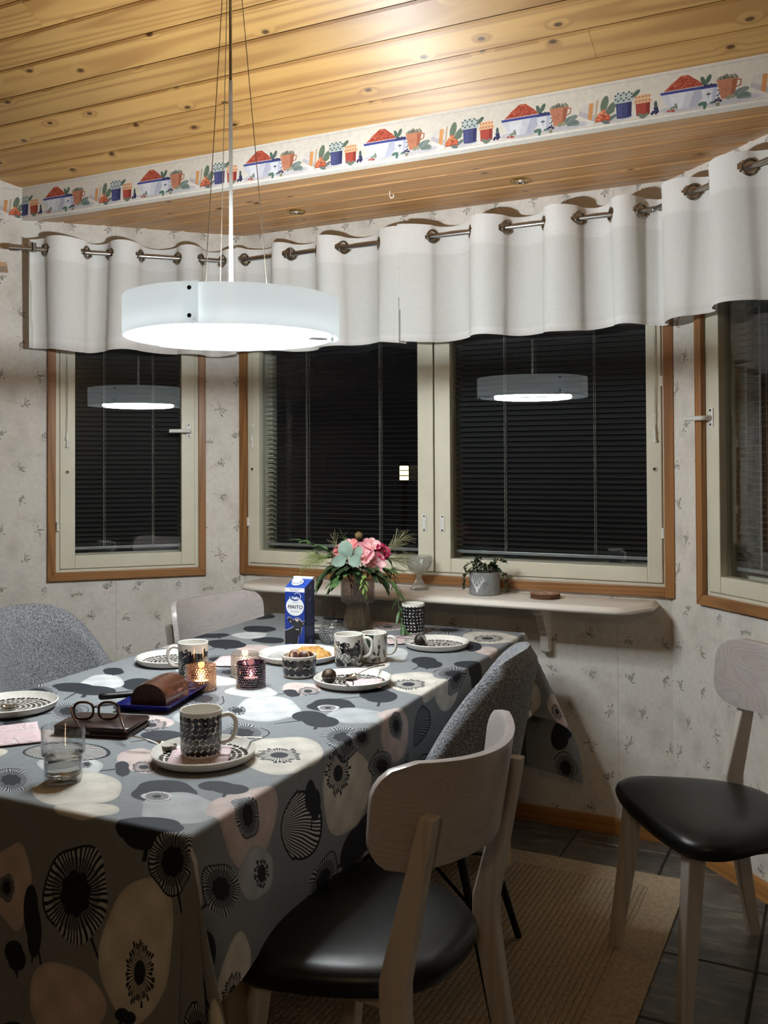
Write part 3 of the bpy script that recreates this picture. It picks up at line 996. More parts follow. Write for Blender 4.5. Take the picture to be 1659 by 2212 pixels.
# ================================================================== CEILING FITTINGS
M_CHROME = pbr('chrome', C(214, 210, 200), .12, metal=1.0, var=.02)
M_BRASSY = pbr('brass_ring', C(200, 170, 110), .2, metal=1.0, var=.02)
for (x, y), lab in (((.411, -.239), 'small round recessed downlight in the bay ceiling, behind the pendant wires'), ((1.319, -.233), 'small round recessed downlight in the bay ceiling above the right window')):
    t = thing('downlight', lab, 'downlight', (x, y, H1), group='bay ceiling downlights')
    g = G(); g.lathe([(.024, -.004), (.032, -.006), (.037, -.002), (.037, .003)], 28); g.obj('ring', M_BRASSY, t, smooth=True)
    g = G(); g.lathe([(.0245, -.004), (.018, .010), (.010, .016), (.0001, .017)], 28); g.obj('reflector', M_CHROME, t, smooth=True)
    g = G(); g.ball((0, 0, .002), .008, 12, 8); g.obj('bulb', pbr('unlit_bulb', C(220, 220, 215), .2), t, smooth=True)
g = G(); P = [(0, 0, 0), (0, 0, -.016)] + [(0.008 - .008 * math.cos(a), 0, -.018 - .008 * math.sin(a)) for a in np.linspace(0, 3.9, 10)]
g.tube(P, .0022, 8)
o = tag(g.obj('ceiling_hook', M_HW, smooth=True), 'small white hook screwed into the bay ceiling boards', 'hook'); o.location = (.857, -.324, H1)

# ================================================================== CURTAIN ROD AND VALANCES
OFF, ZR = .080, 2.176
K = OFF * math.tan(PI / 8)
def path(s):
    """point on the rod line: s runs from the left corner, negative along the left wall"""
    sB = W - 2 * K
    c = math.sqrt(.5)
    A = lambda d: Vector((K - c * d, -OFF - c * d, 0))
    if s < 0: p, n = A(-s), Vector((c, -c, 0))
    elif s <= sB: p, n = Vector((K + s, -OFF, 0)), Vector((0, -1, 0))
    else: p, n = Vector((W - K + c * (s - sB), -OFF - c * (s - sB), 0)), Vector((-c, -c, 0))
    return p, n
SB = W - 2 * K
def nsm(s):
    """normal, blended around the two corners"""
    ns = Vector((0, 0, 0))
    for d in (-.05, -.025, 0, .025, .05):
        ns += path(s + d)[1]
    return ns.normalized()
rod = thing('curtain_rod', 'brushed steel curtain rod bent around the three bay walls', 'curtain rod')
def zrod(s):
    return ZR - (.008 if s < 0 else 0) * 1 + .008 * max(0, s) / SB
for a, b in ((-.905, -.0), (0, SB), (SB, SB + 1.15)):
    P = [tuple(path(a + (b - a) * q / 6 + (1e-4 if q == 0 else -1e-4 if q == 6 else 0))[0] + Vector((0, 0, zrod(a + (b - a) * q / 6)))) for q in range(7)]
    g = G(); g.tube(P, .0085, 14); g.obj('rod', M_STEEL, rod, smooth=True)
for s_ in (0, SB):
    p = path(s_)[0]; g = G(); g.ball((p.x, p.y, zrod(s_)), .011, 14, 10); g.obj('corner_joint', M_STEEL, rod, smooth=True)
p0, p1 = path(-.905)[0], path(-.87)[0]
g = G(); g.tube([tuple(p0 + Vector((0, 0, ZR - .008))), tuple(p1 + Vector((0, 0, ZR - .008)))], .0115, 14); g.obj('end_cap', M_STEEL, rod, smooth=True)
for s_ in (-.815, .255, SB - .12, SB + .8):
    p, n = path(s_)
    zz = zrod(s_)
    g = G(); q = p - n * OFF
    g.tube([tuple(q + Vector((0, 0, zz + .012))), tuple(p + n * .004 + Vector((0, 0, zz + .012)))], .006, 8)
    g.tube([tuple(p + n * .002 + Vector((0, 0, zz + .024))), tuple(p + n * .002 + Vector((0, 0, zz - .012)))], .010, 10)
    g.obj('bracket', M_STEEL, rod, smooth=True)

def fabric(name, col, transl):
    m, nt, b = newmat(name)
    out = nt.nodes['Material Output']
    co = objco(nt)
    mp = N(nt, 'Mapping'); mp.inputs['Scale'].default_value = (500, 500, 60); L(nt, co, mp.inputs[0])
    n1 = noise(nt, mp.outputs[0], 1.0, 2)
    mp2 = N(nt, 'Mapping'); mp2.inputs['Scale'].default_value = (60, 60, 500); L(nt, co, mp2.inputs[0])
    n2 = noise(nt, mp2.outputs[0], 1.0, 2)
    ad = N(nt, 'Math', operation='ADD'); L(nt, n1, ad.inputs[0]); L(nt, n2, ad.inputs[1])
    d = tuple(v * .94 for v in col[:3]) + (1,)
    c = ramp(nt, ad.outputs[0], [(.75, d), (1.2, col)])
    L(nt, c, b.inputs['Base Color'])
    b.inputs['Roughness'].default_value = .9
    b.inputs['Specular IOR Level'].default_value = .1
    cr = noise(nt, co, 9, 4, .6)
    bump(nt, b, cr, .35, .01)
    tr = N(nt, 'BsdfTranslucent'); L(nt, c, tr.inputs[0])
    mx = N(nt, 'MixShader'); mx.inputs[0].default_value = transl
    L(nt, b.outputs[0], mx.inputs[1]); L(nt, tr.outputs[0], mx.inputs[2]); L(nt, mx.outputs[0], out.inputs[0])
    return m
M_FAB = fabric('off_white_linen', C(236, 236, 231), .16)
M_FAB2 = fabric('off_white_linen_double', C(243, 242, 238), .06)
M_STEELR = pbr('grommet_metal', C(150, 142, 130), .18, metal=1.0, var=.03)

def valance(name, label, s_start, cross, s_end, first_front, zlow, seed):
    rr = random.Random(seed)
    t = thing(name, label, 'curtain', group=None)
    ks = [s_start] + cross + [s_end]
    AMP = .050
    def off(s):
        for i in range(len(ks) - 1):
            if ks[i] <= s <= ks[i + 1]:
                w = ks[i + 1] - ks[i]
                sg = 1 if (i % 2 == 0) == first_front else -1
                u = (s - ks[i]) / w
                if i == 0: u = .5 + .5 * u
                elif i == len(ks) - 2: u = .5 * u
                a = AMP * min(1.15, .50 + w / .28) * (1.0 if sg > 0 else .86)
                v = math.sin(PI * u)
                return sg * a * (v ** .64)
        return 0
    S, s = [], s_start
    while s < s_end:
        S.append(s); s += .0045
    S.append(s_end)
    zt = 2.222
    zs = [zt - .0045 * q for q in range(25)]
    z = zs[-1]
    while z > zlow + .004:
        zs.append(z); z -= .018
    zs += [zlow + .03, zlow + .016, zlow]
    zs = sorted(set(round(q, 4) for q in zs), reverse=True)
    ph = [rr.uniform(0, 6.28) for _ in range(4)]
    P, UVs = [], []
    grom = []
    for zz in zs:
        row = []
        f = (zt - zz) / (zt - zlow)
        for s_ in S:
            p, _ = path(s_)
            n = nsm(s_)
            # the folds relax and drift a little towards the hem
            d = off(s_ + .012 * math.sin(9 * s_ + ph[0]) * f) * (1 - .18 * f) + .006 * f * math.sin(31 * s_ + ph[1]) + .010 * f * f * math.sin(11 * s_ + ph[2])
            dz = zrod(s_) - ZR + .006 * math.sin(13 * s_ + ph[3]) * f + (.003 * math.sin(22 * s_ + ph[0])) + .004 * (off(s_) / AMP) * (1 - f)
            q = p + n * d + Vector((n.y, -n.x, 0)) * (.16 * max(0, d))      # the front folds lean over a little
            row.append((q.x, q.y, zz + dz))
        P.append(row)
    holes = [(c, zrod(c)) for c in cross]
    g = G()
    a, b = len(P), len(P[0])
    V = [p for r in P for p in r]
    F1, F2 = [], []
    for i in range(a - 1):
        for j in range(b - 1):
            sm_, zm = (S[j] + S[j + 1]) / 2, (zs[i] + zs[i + 1]) / 2 + zrod((S[j] + S[j + 1]) / 2) - ZR
            if any(math.hypot(sm_ - hs, zm - hz) < .0195 for hs, hz in holes):
                continue
            f = (i * b + j, i * b + j + 1, (i + 1) * b + j + 1, (i + 1) * b + j)
            (F2 if (zm > 2.118 or zm < zlow + .030) else F1).append(f)
    g.add(V, F1, mi=0)
    o2 = len(g.v)
    for f in F2:
        g.f.append(f); g.uv.append(None); g.mi.append(1)
    g.obj('cloth', [M_FAB, M_FAB2], t, smooth=True)
    for c in cross:
        p, n = path(c)[0], nsm(c)
        tt = Vector((-n.y, n.x, 0))
        # direction of the cloth at the crossing
        d1, d0 = off(c + .008), off(c - .008)
        pa = path(c + .008)[0] + nsm(c + .008) * d1; pb = path(c - .008)[0] + nsm(c - .008) * d0
        tg = (pa - pb).normalized()
        up = Vector((0, 0, 1))
        cen = p + Vector((0, 0, zrod(c)))
        pts = [cen + tg * (.0235 * math.cos(q)) + up * (.0235 * math.sin(q)) for q in np.linspace(0, 2 * PI, 30, endpoint=False)]
        g = G(); g.tube(pts, .0044, 8, closed=True)
        g.obj('grommet', M_STEELR, t, smooth=True)
    return t
A_ = lambda t_: -(t_ - K)
Cc = lambda t_: SB + (t_ - K)
valance('curtain_valance', 'off-white grommet valance over the left window, its end by the rod tip', A_(.865),
        [A_(.805), A_(.647), A_(.560), A_(.436), A_(.289), A_(.19), A_(.105), .061 - K, .20 - K, .287 - K, .41 - K, .535 - K, .690 - K],
        .806 - K, False, 1.782, 2)
valance('curtain_valance', 'off-white grommet valance over the middle window, running on round the right corner', .797 - K,
        [.921 - K, 1.073 - K, 1.216 - K, 1.356 - K, 1.488 - K, 1.597 - K, 1.703 - K, Cc(.105), Cc(.25), Cc(.345), Cc(.514), Cc(.66), Cc(.78), Cc(.92)],
        Cc(1.02), True, 1.780, 5)

# ================================================================== SHELF UNDER THE WINDOW
M_SHELF = wood('whitewashed_shelf', C(238, 230, 219), C(212, 201, 188), rough=.35, contrast=.5)
ZSH = .835
sh = thing('window_shelf', 'long whitewashed wall shelf with moulded edge under the middle window', 'shelf')
def outline(ins):
    x0, x1, y0 = .10 + ins, 1.735 - ins, -.232 + ins
    c = .055
    pts = [(x0, -.001), (x0, y0 + .09)]
    pts += [tuple(p[:2]) for p in spline([(x0, y0 + .09, 0), (x0 + .012, y0 + .045, 0), (x0 + .05, y0 + .010, 0), (x0 + .12, y0, 0)], 4)][1:]
    pts += [tuple(p[:2]) for p in spline([(x1 - .12, y0, 0), (x1 - .085, y0 + .006, 0), (x1 - .055, y0 + .028, 0)], 4)]
    pts += [(x1 - .012, y0 + .115), (x1, y0 + .135), (x1, -.001)]
    return pts
rings = []
for ins, z in ((.012, ZSH - .027), (.004, ZSH - .025), (0.0, ZSH - .018), (.001, ZSH - .012), (.006, ZSH - .009), (.007, ZSH - .006), (.010, ZSH - .002), (.014, ZSH)):
    rings.append([(x, y, z) for x, y in outline(ins)])
g = G(); g.loft(rings); g.obj('board', M_SHELF, sh, smooth=True)
for bx in (.42, 1.335):
    pr = [(0, 0), (-.175, 0), (-.178, -.010), (-.172, -.024), (-.158, -.032), (-.142, -.030), (-.130, -.034), (-.124, -.048), (-.112, -.066), (-.096, -.078), (-.088, -.092), (-.072, -.104), (-.060, -.118), (-.054, -.160), (-.048, -.172), (-.036, -.180), (-.022, -.176), (0, -.178)]
    pr = [(a * .80, b * 1.02) for a, b in pr]
    g = G(); g.prism(pr, bx - .016, bx + .016, axis='x')
    o = g.obj('bracket', M_SHELF, sh, bevel=.004)
    o.location = (0, 0, ZSH - .027)

# little wooden wall shelf at the left edge
sh2 = thing('corner_shelf', 'end of a small wooden wall shelf at the edge beside the curtain', 'shelf', (0, 0, 0), PI / 4)
g = G(); g.box(-1.25, -.945, -.13, -.001, 2.083, 2.101); g.obj('board', wood('pale_wood', C(214, 178, 140), C(170, 128, 92)), sh2, bevel=.003)
g = G(); g.box(-1.14, -1.125, -.11, -.001, 1.99, 2.083); g.obj('bracket', sh2.children[0].data.materials[0], sh2, bevel=.002)

# ================================================================== RUG
def rugmat(name, ribs):
    m, nt, b = newmat(name)
    co = objco(nt)
    nz = noise(nt, co, 90, 3)
    c = ramp(nt, nz, [(.3, C(162, 146, 124)), (.7, C(190, 172, 148))])
    L(nt, c, b.inputs['Base Color'])
    b.inputs['Roughness'].default_value = .95
    b.inputs['Specular IOR Level'].default_value = .1
    if ribs:
        wv = N(nt, 'TexWave', wave_type='BANDS', bands_direction='X'); wv.inputs['Scale'].default_value = 19.0; wv.inputs['Distortion'].default_value = .6
        wv.inputs['Detail'].default_value = 1.0
        L(nt, co, wv.inputs['Vector'])
        w2 = N(nt, 'TexWave', wave_type='BANDS', bands_direction='Y'); w2.inputs['Scale'].default_value = 34; w2.inputs['Distortion'].default_value = 1.5
        L(nt, co, w2.inputs['Vector'])
        ad = N(nt, 'Math', operation='MULTIPLY_ADD'); ad.inputs[1].default_value = .6
        L(nt, w2.outputs[0], ad.inputs[0]); L(nt, wv.outputs[0], ad.inputs[2])
        gr = ramp(nt, wv.outputs[0], [(.02, (.55, .52, .48, 1)), (.12, (1, 1, 1, 1))])
        L(nt, mixc(nt, c, gr, 1.0, 'MULTIPLY'), b.inputs['Base Color'])
        bump(nt, b, ad.outputs[0], .7, .003)
    else:
        bump(nt, b, noise(nt, co, 260, 2), .4, .002)
    return m
M_RUGB, M_RUG = rugmat('rug_border', False), rugmat('rug_weave', True)
rug = thing('rug', 'beige flat woven rug with ribbed middle under the table on slate floor', 'rug', (0, 0, 0))
RX0, RX1, RY0, RY1, RB = -.02, 1.87, -2.95, -.294, .105
g = G(); g.box(RX0, RX1, RY0, RY1, .001, .008); g.obj('border', M_RUGB, rug, bevel=.003)
g = G(); g.box(RX0 + RB, RX1 - RB, RY0 + RB, RY1 - RB, .0085, .0105); g.obj('ribbed_field', M_RUG, rug)

# ================================================================== DINING TABLE
NL, NR, FR_, FL_ = Vector((.44, -2.174)), Vector((1.384, -2.174)), Vector((1.326, -.262)), Vector((.315, -.250))
WT, LT, ZT = .98, 1.92, .735
def bil(u, v):
    a, b = u / WT, v / LT
    return NL * (1 - a) * (1 - b) + NR * a * (1 - b) + FR_ * a * b + FL_ * (1 - a) * b
M_BEECH = wood('pale_table_wood', C(206, 184, 150), C(168, 140, 104), rough=.4, along='z', contrast=.6)
tb = thing('dining_table', 'long dining table with square pale legs hidden under the flowered cloth', 'table')
ins = .006
q = [bil(ins, ins), bil(WT - ins, ins), bil(WT - ins, LT - ins), bil(ins, LT - ins)]
g = G(); g.prism([tuple(p) for p in q], .700, ZT - .004); g.obj('tabletop', M_BEECH, tb, bevel=.003)
q = [bil(.09, .09), bil(WT - .09, .09), bil(WT - .09, LT - .09), bil(.09, LT - .09)]
g = G()
for i in range(4):
    a, b = q[i], q[(i + 1) % 4]
    d = (b - a).normalized(); n = Vector((-d.y, d.x)) * .011
    g.prism([tuple(a - n), tuple(b - n), tuple(b + n), tuple(a + n)], .62, .700)
g.obj('apron', M_BEECH, tb)
for u, v, fx, fy in ((.075, .19, -.02, 0), (WT - .075, .19, .02, 0), (WT - .068, LT - .17, .040, -.012), (.075, LT - .19, -.02, 0)):
    p = bil(u, v)
    g = G()
    r = [[(p.x + dx * .030 + fx * k, p.y + dy * .030 + fy * k, z) for dx, dy in ((-1, -1), (1, -1), (1, 1), (-1, 1))] for z, k in ((.011 if p.x + fx > -.02 else 0, 1.0), (.700, 0.0))]
    g.loft(r); g.obj('leg', M_BEECH, tb, bevel=.004)

# ---- tablecloth: grey ground with big poppies, anemones and seed heads, printed flat
OU, OV0 = .285, .47            # overhang at the sides / at the ends
FEAT = [('blob', 'w', 0.691, 0.699, 0.078, 0.036, -0.058, 0.094),
('bud', 'k', 0.637, 0.652, 0.021, 0.009, -0.021, 0.031),
('blob', 'w', 0.566, 0.825, 0.061, 0.028, -0.034, 0.054),
('blob', 'k', 0.821, 0.792, 0.056, 0.026, -0.026, 0.05),
('anew', 'w', 0.825, 0.766, 0.025, 0.011, -0.014, 0.026),
('leaf', 'k', 0.844, 0.668, 0.051, 0.024, -0.032, 0.058),
('blob', 'g', 0.922, 0.734, 0.066, 0.03, -0.03, 0.06),
('leaf', 'k', 0.887, 0.926, 0.043, 0.02, -0.035, 0.076),
('anem', 'k', 0.748, 0.503, 0.053, 0.024, -0.039, 0.059),
('blob', 'c', 0.906, 0.415, 0.076, 0.035, -0.063, 0.104),
('stam', 'k', 0.906, 0.405, 0.044, 0.02, -0.025, 0.041),
('anem', 'k', 0.972, 0.572, 0.048, 0.022, -0.034, 0.066),
('blob', 'p', 0.671, 0.906, 0.045, 0.021, -0.034, 0.061),
('stam', 'k', 0.702, 0.888, 0.027, 0.012, -0.021, 0.038),
('leaf', 'k', 0.672, 0.853, 0.024, 0.011, -0.017, 0.029),
('blob', 'w', 0.557, 0.174, 0.062, 0.028, -0.045, 0.047),
('seed', 'k', 0.58, 0.194, 0.01, 0.005, -0.014, 0.015),
('blob', 'c', 0.661, 0.085, 0.079, 0.035, -0.064, 0.067),
('anem', 'k', 0.509, 0.065, 0.038, 0.017, -0.051, 0.047),
('fan', 'w', 0.474, 0.233, 0.099, 0.045, -0.045, 0.046),
('blob', 'p', 0.661, 0.258, 0.04, 0.018, -0.052, 0.062),
('stam', 'k', 0.697, 0.228, 0.022, 0.01, -0.022, 0.026),
('leaf', 'k', 0.664, 0.204, 0.019, 0.008, -0.026, 0.03),
('blob', 'k', 0.82, 0.138, 0.058, 0.026, -0.035, 0.044),
('anew', 'w', 0.825, 0.112, 0.026, 0.012, -0.017, 0.02),
('blob', 'g', 0.898, 0.084, 0.068, 0.031, -0.044, 0.056),
('leaf', 'k', 0.91, 0.2, 0.04, 0.018, -0.023, 0.032),
('blob', 'p', 0.512, 0.487, 0.04, 0.018, -0.039, 0.048),
('stam', 'k', 0.52, 0.466, 0.037, 0.017, -0.029, 0.036),
('leaf', 'k', 0.611, 0.403, 0.062, 0.028, -0.03, 0.038),
('anem', 'k', 0.26, 0.477, 0.044, 0.02, -0.054, 0.057),
('anem', 'k', 0.492, 0.709, 0.054, 0.025, -0.046, 0.064),
('leaf', 'k', 0.14, 0.659, 0.076, 0.034, -0.049, 0.054),
('blob', 'k', 0.256, 0.761, 0.056, 0.025, -0.043, 0.053),
('blob', 'w', 0.137, 0.741, 0.052, 0.023, -0.061, 0.07),
('anem', 'k', 0.049, 0.586, 0.051, 0.023, -0.058, 0.058),
('blob', 'w', 0.303, 0.961, 0.061, 0.028, -0.037, 0.053),
('leaf', 'k', 0.159, 1.318, 0.077, 0.035, -0.038, 0.058),
('blob', 'k', 0.256, 1.431, 0.047, 0.022, -0.028, 0.048),
('blob', 'k', 0.122, 1.592, 0.057, 0.026, -0.032, 0.054),
('blob', 'w', 0.151, 1.481, 0.058, 0.027, -0.031, 0.05),
('blob', 'p', 0.285, 1.295, 0.057, 0.026, -0.034, 0.056),
('blob', 'p', 0.514, 1.835, 0.063, 0.03, -0.036, 0.085),
('stam', 'k', 0.518, 1.826, 0.045, 0.021, -0.018, 0.042),
('anem', 'k', 0.735, 1.859, 0.067, 0.032, -0.024, 0.067),
('blob', 'w', 0.707, 1.397, 0.052, 0.024, -0.049, 0.113),
('leaf', 'k', 0.856, 1.337, 0.049, 0.023, -0.026, 0.065),
('anem', 'k', 0.979, 1.236, 0.054, 0.025, -0.027, 0.075),
('blob', 'c', 0.923, 1.095, 0.072, 0.034, -0.05, 0.121),
('stam', 'k', 0.911, 1.067, 0.04, 0.019, -0.022, 0.052),
('blob', 'c', 0.902, 1.787, 0.086, 0.041, -0.032, 0.102),
('stam', 'k', 0.902, 1.769, 0.047, 0.022, -0.017, 0.054),
('blob', 'p', 0.96, 1.578, 0.034, 0.016, -0.02, 0.061),
('blob', 'k', 0.9, 1.622, 0.025, 0.012, -0.026, 0.078),
('blob', 'w', 0.086, 1.024, 0.052, 0.024, -0.033, 0.042),
('leaf', 'k', 0.078, 0.853, 0.037, 0.017, -0.027, 0.032),
('anem', 'k', 0.264, 1.112, 0.052, 0.024, -0.033, 0.049),
('blob', 'w', 0.418, 0.885, 0.053, 0.024, -0.036, 0.053),
('anem', 'k', 0.397, 0.985, 0.056, 0.026, -0.032, 0.048),
('blob', 'p', 0.035, 1.212, 0.042, 0.019, -0.027, 0.036),
('blob', 'k', 0.394, 1.566, 0.051, 0.024, -0.03, 0.059),
('blob', 'g', 0.577, 0.559, 0.045, 0.021, -0.038, 0.051),
('anem', 'k', 0.216, 0.346, 0.05, 0.022, -0.053, 0.05),
('blob', 'p', 0.352, 0.297, 0.057, 0.026, -0.036, 0.036),
('blob', 'p', 1.018, 0.168, 0.031, 0.091, -0.084, 0.0),
('anem', 'k', 1.01, 0.161, 0.013, 0.037, -0.042, 0.0),
('fan', 'w', 1.098, 0.357, 0.036, 0.101, -0.067, 0.001),
('blob', 'c', 1.091, 0.555, 0.033, 0.105, -0.096, 0.001),
('stam', 'k', 1.043, 0.512, 0.017, 0.056, -0.045, 0.0),
('blob', 'p', 1.037, 0.807, 0.025, 0.094, -0.065, 0.001),
('anem', 'k', 1.02, 0.808, 0.011, 0.041, -0.032, 0.0),
('anem', 'k', 1.089, 0.724, 0.019, 0.064, -0.033, 0.0),
('blob', 'g', 1.122, 0.191, 0.027, 0.067, -0.047, 0.0),
('seed', 'k', 1.129, 0.208, 0.011, 0.028, -0.026, 0.0),
('anem', 'k', 1.097, 0.068, 0.022, 0.054, -0.042, 0.0),
('blob', 'c', 1.061, -0.009, 0.01, 0.025, -0.054, 0.0),
('leaf', 'k', 1.065, 0.406, 0.01, 0.031, -0.045, 0.0),
('fan', 'w', 1.138, 1.772, 0.032, 0.145, -0.067, 0.002),
('fan', 'k', 1.07, 0.998, 0.02, 0.077, -0.052, 0.001),
('blob', 'c', 1.018, 1.163, 0.02, 0.091, -0.049, 0.001),
('anem', 'k', 0.996, 0.621, 0.013, 0.047, -0.03, 0.0),
('anem', 'k', 0.751, -0.137, 0.075, 0.014, -0.0, 0.08),
('leaf', 'k', 0.9, -0.003, 0.065, 0.01, 0.0, 0.044),
('stem', 'k', 0.863, -0.069, 0.008, 0.001, 0.0, 0.037),
('anem', 'k', 0.959, -0.049, 0.049, 0.009, 0.0, 0.051),
('blob', 'c', 0.89, -0.198, 0.079, 0.017, 0.0, 0.109),
('stam', 'k', 0.897, -0.233, 0.031, 0.007, 0.0, 0.051),
('blob', 'p', 0.598, -0.153, 0.044, 0.008, -0.0, 0.079),
('anem', 'k', 0.581, -0.16, 0.021, 0.004, -0.0, 0.024),
('leaf', 'k', 0.648, -0.204, 0.027, 0.005, -0.0, 0.056),
('blob', 'p', 0.731, -0.318, 0.091, 0.022, -0.0, 0.065),
('leaf', 'k', 0.604, -0.273, 0.034, 0.007, -0.0, 0.024),
('leaf', 'k', 0.87, -0.307, 0.02, 0.005, 0.0, 0.015),
('blob', 'c', 0.752, 0.013, 0.058, 0.009, -0.0, 0.031)]
PPM = 900
pc = Paint(WT + 2 * OU, LT + 2 * OV0, PPM, (132, 136, 139))
COLS = {'w': (198, 201, 201), 'c': (212, 207, 196), 'p': (202, 186, 181), 'g': (176, 181, 183), 'k': (36, 40, 46)}
rc = random.Random(5)
def put_feat(ty, col, cu, cv, ax, ay, bx, by):
    x, y = cu + OU, cv + OV0
    det = ax * by - ay * bx
    R = (math.hypot(ax, ay) + math.hypot(bx, by)) * 1.3
    mn = min(math.hypot(ax, ay), math.hypot(bx, by), abs(det) / max(math.hypot(ax, ay), math.hypot(bx, by)))
    p1, p2, p3 = rc.uniform(0, 6), rc.uniform(0, 6), rc.uniform(0, 6)
    seed = rc.randint(0, 9999)
    def polar(X, Y):
        q1 = (X * by - Y * bx) / det; q2 = (-X * ay + Y * ax) / det
        return np.hypot(q1, q2), np.arctan2(q2, q1), q1, q2
    K_ = np.array((26, 28, 33)) / 255.
    def fn(X, Y):
        r, th, q1, q2 = polar(X, Y)
        px = 1.0 / (mn * PPM)
        if ty == 'blob':
            e = 1 + .07 * np.sin(2 * th + p1) + .05 * np.sin(3 * th + p2) + .03 * np.sin(5 * th + p3)
            a = (e - r) / px + .5
            c = np.array(COLS[col]) / 255.
            shade = 1 - .05 * (np.sin(X * 60 + p1) * np.sin(Y * 70 + p2)) - .06 * np.clip((r / e - .85) * 8, 0, 1)
            return a, np.clip(c[None, None] * shade[..., None], 0, 1)
        if ty == 'leaf':
            e = .72 + .30 * np.abs(np.sin(th - 1.2 + .2 * p1)) + .14 * np.sin(2 * th + p2)
            a = (e - r) / px + .5
            st = (.07 - np.abs(q1 + .15 * np.sin(q2 * 2) + .1)) / px * 1.0 + .5
            a = np.maximum(a, np.where((q2 < 0) & (q2 > -1.28), st, 0))
            return a, COLS['k']
        if ty in ('anem', 'anew'):
            e = 1 + .05 * np.sin(3 * th + p1) + .04 * np.sin(5 * th + p2)
            a = (e - r) / px + .5
            n = 46
            ph = th * n / (2 * PI) + .35 * np.sin(th * 7 + p1) + .15 * np.sin(9 * r + p2)
            ln = np.abs((ph % 1) - .5)
            line = np.clip(((.20 if ty == 'anem' else .10) + .08 * (1 - np.clip(r, 0, 1)) - ln) * 9 + .5, 0, 1)
            base = np.array((196, 199, 202) if ty == 'anem' else (236, 236, 234)) / 255.
            g_ = np.array((138, 142, 148)) / 255.
            c = base[None, None] * (1 - .35 * (r < .75))[..., None] * np.ones(X.shape)[..., None]
            c = c * .65 + g_ * .35 if ty == 'anem' else c
            c = c * (1 - line[..., None]) + K_ * line[..., None]
            core = np.clip(((.46 + .03 * np.sin(8 * th)) - r) / px + .5, 0, 1) if ty == 'anem' else np.clip((.28 - r) / px + .5, 0, 1)
            c = c * (1 - core[..., None]) + K_ * core[..., None]
            rim = np.clip((r - (e - .05)) / px + .5, 0, 1) * (np.sin(th + p3) > .1)
            c = c * (1 - rim[..., None]) + K_ * rim[..., None]
            return a, c
        if ty in ('stam', 'seed', 'bud'):
            n = 38 if ty == 'stam' else 16
            ph = th * n / (2 * PI) + .25 * np.sin(th * 5 + p1)
            idx = np.floor(ph)
            hsh = np.abs(np.sin(idx * 12.9898 + seed) * 43758.5453) % 1
            rl = .72 + .28 * hsh
            w = .17
            ln = np.abs((ph % 1) - .5)
            line = np.clip((w - ln) * 8 + .5, 0, 1) * (r < rl)
            dot = np.clip((.10 - np.abs(r - rl)) / px + .5, 0, 1) * (ln < .36)
            core = np.clip(((.38 if ty == 'stam' else .6) - r) / px + .5, 0, 1)
            return np.maximum(np.maximum(line, dot), core), COLS['k']
        if ty == 'fan':
            e = (1 + .05 * np.sin(3 * th + p1)) * np.where(q1 < -.15, np.clip(1.15 + q1 * .55, .1, 1.2), 1.0)
            a = (e - r) / px + .5
            a2 = np.arctan2(q2, q1 + 1.25)
            ph = a2 * 15 + .25 * np.sin(q1 * 5 + p1) + .2 * np.sin(q2 * 9)
            line = np.clip((np.abs((ph % 1) - .5) - .27) * 8 + .5, 0, 1)
            base = np.array((216, 212, 206) if col == 'w' else (150, 152, 156)) / 255.
            c = base * (1 - line[..., None]) + K_ * line[..., None]
            rim = np.clip((r - (e - .07)) / px + .5, 0, 1)
            c = c * (1 - rim[..., None]) + K_ * rim[..., None]
            return a, c
        return np.zeros(X.shape), COLS['k']
    pc.put(x, y, R, fn)
# where the cloth is out of sight the print simply carries on
used = [(f[2], f[3]) for f in FEAT]
for q in range(900):
    u, v = rc.uniform(-OU, WT + OU), rc.uniform(-OV0, LT + OV0)
    if all(math.hypot(u - a, v - b) > .135 for a, b in used):
        used.append((u, v))
        rx, ry = rc.uniform(.045, .07), rc.uniform(.05, .085)
        k = rc.choice(['anem', 'blob', 'leaf', 'fan', 'blob', 'anem'])
        a = rc.uniform(0, 3)
        cl = rc.choice(['w', 'c', 'p', 'k']) if k == 'blob' else 'k'
        put_feat(k, cl, u, v, rx * math.cos(a), rx * math.sin(a), -ry * math.sin(a), ry * math.cos(a))
        if k == 'blob' and cl != 'k':
            put_feat('stam', 'k', u + .01, v - .01, rx * .5, 0, 0, ry * .45)
for ft in sorted(FEAT, key=lambda f: 0 if f[0] == 'blob' else 1):
    if ft[0] == 'stam' or ft[0] == 'anem' or ft[0] == 'leaf':
        # a stem that curls off into the grey
        u, v = ft[2] + OU, ft[3] + OV0
        if ft[0] != 'stam':
            b = math.hypot(ft[6], ft[7]); a = rc.uniform(3.6, 5.6)
            pc.line(u, v, u + 1.5 * b * math.cos(a), v + 1.5 * b * math.sin(a), .008, COLS['k'], .004)
for ft in [f for f in FEAT if f[0] == 'blob'] + [f for f in FEAT if f[0] != 'blob']:
    put_feat(*ft)
IM_CLOTH = pc.image('poppy_cloth_print')
M_CLOTH = print_mat('printed_cotton', IM_CLOTH, rough=.75, spec=.25, bmp=.12, bscale=420, ext='EXTEND')

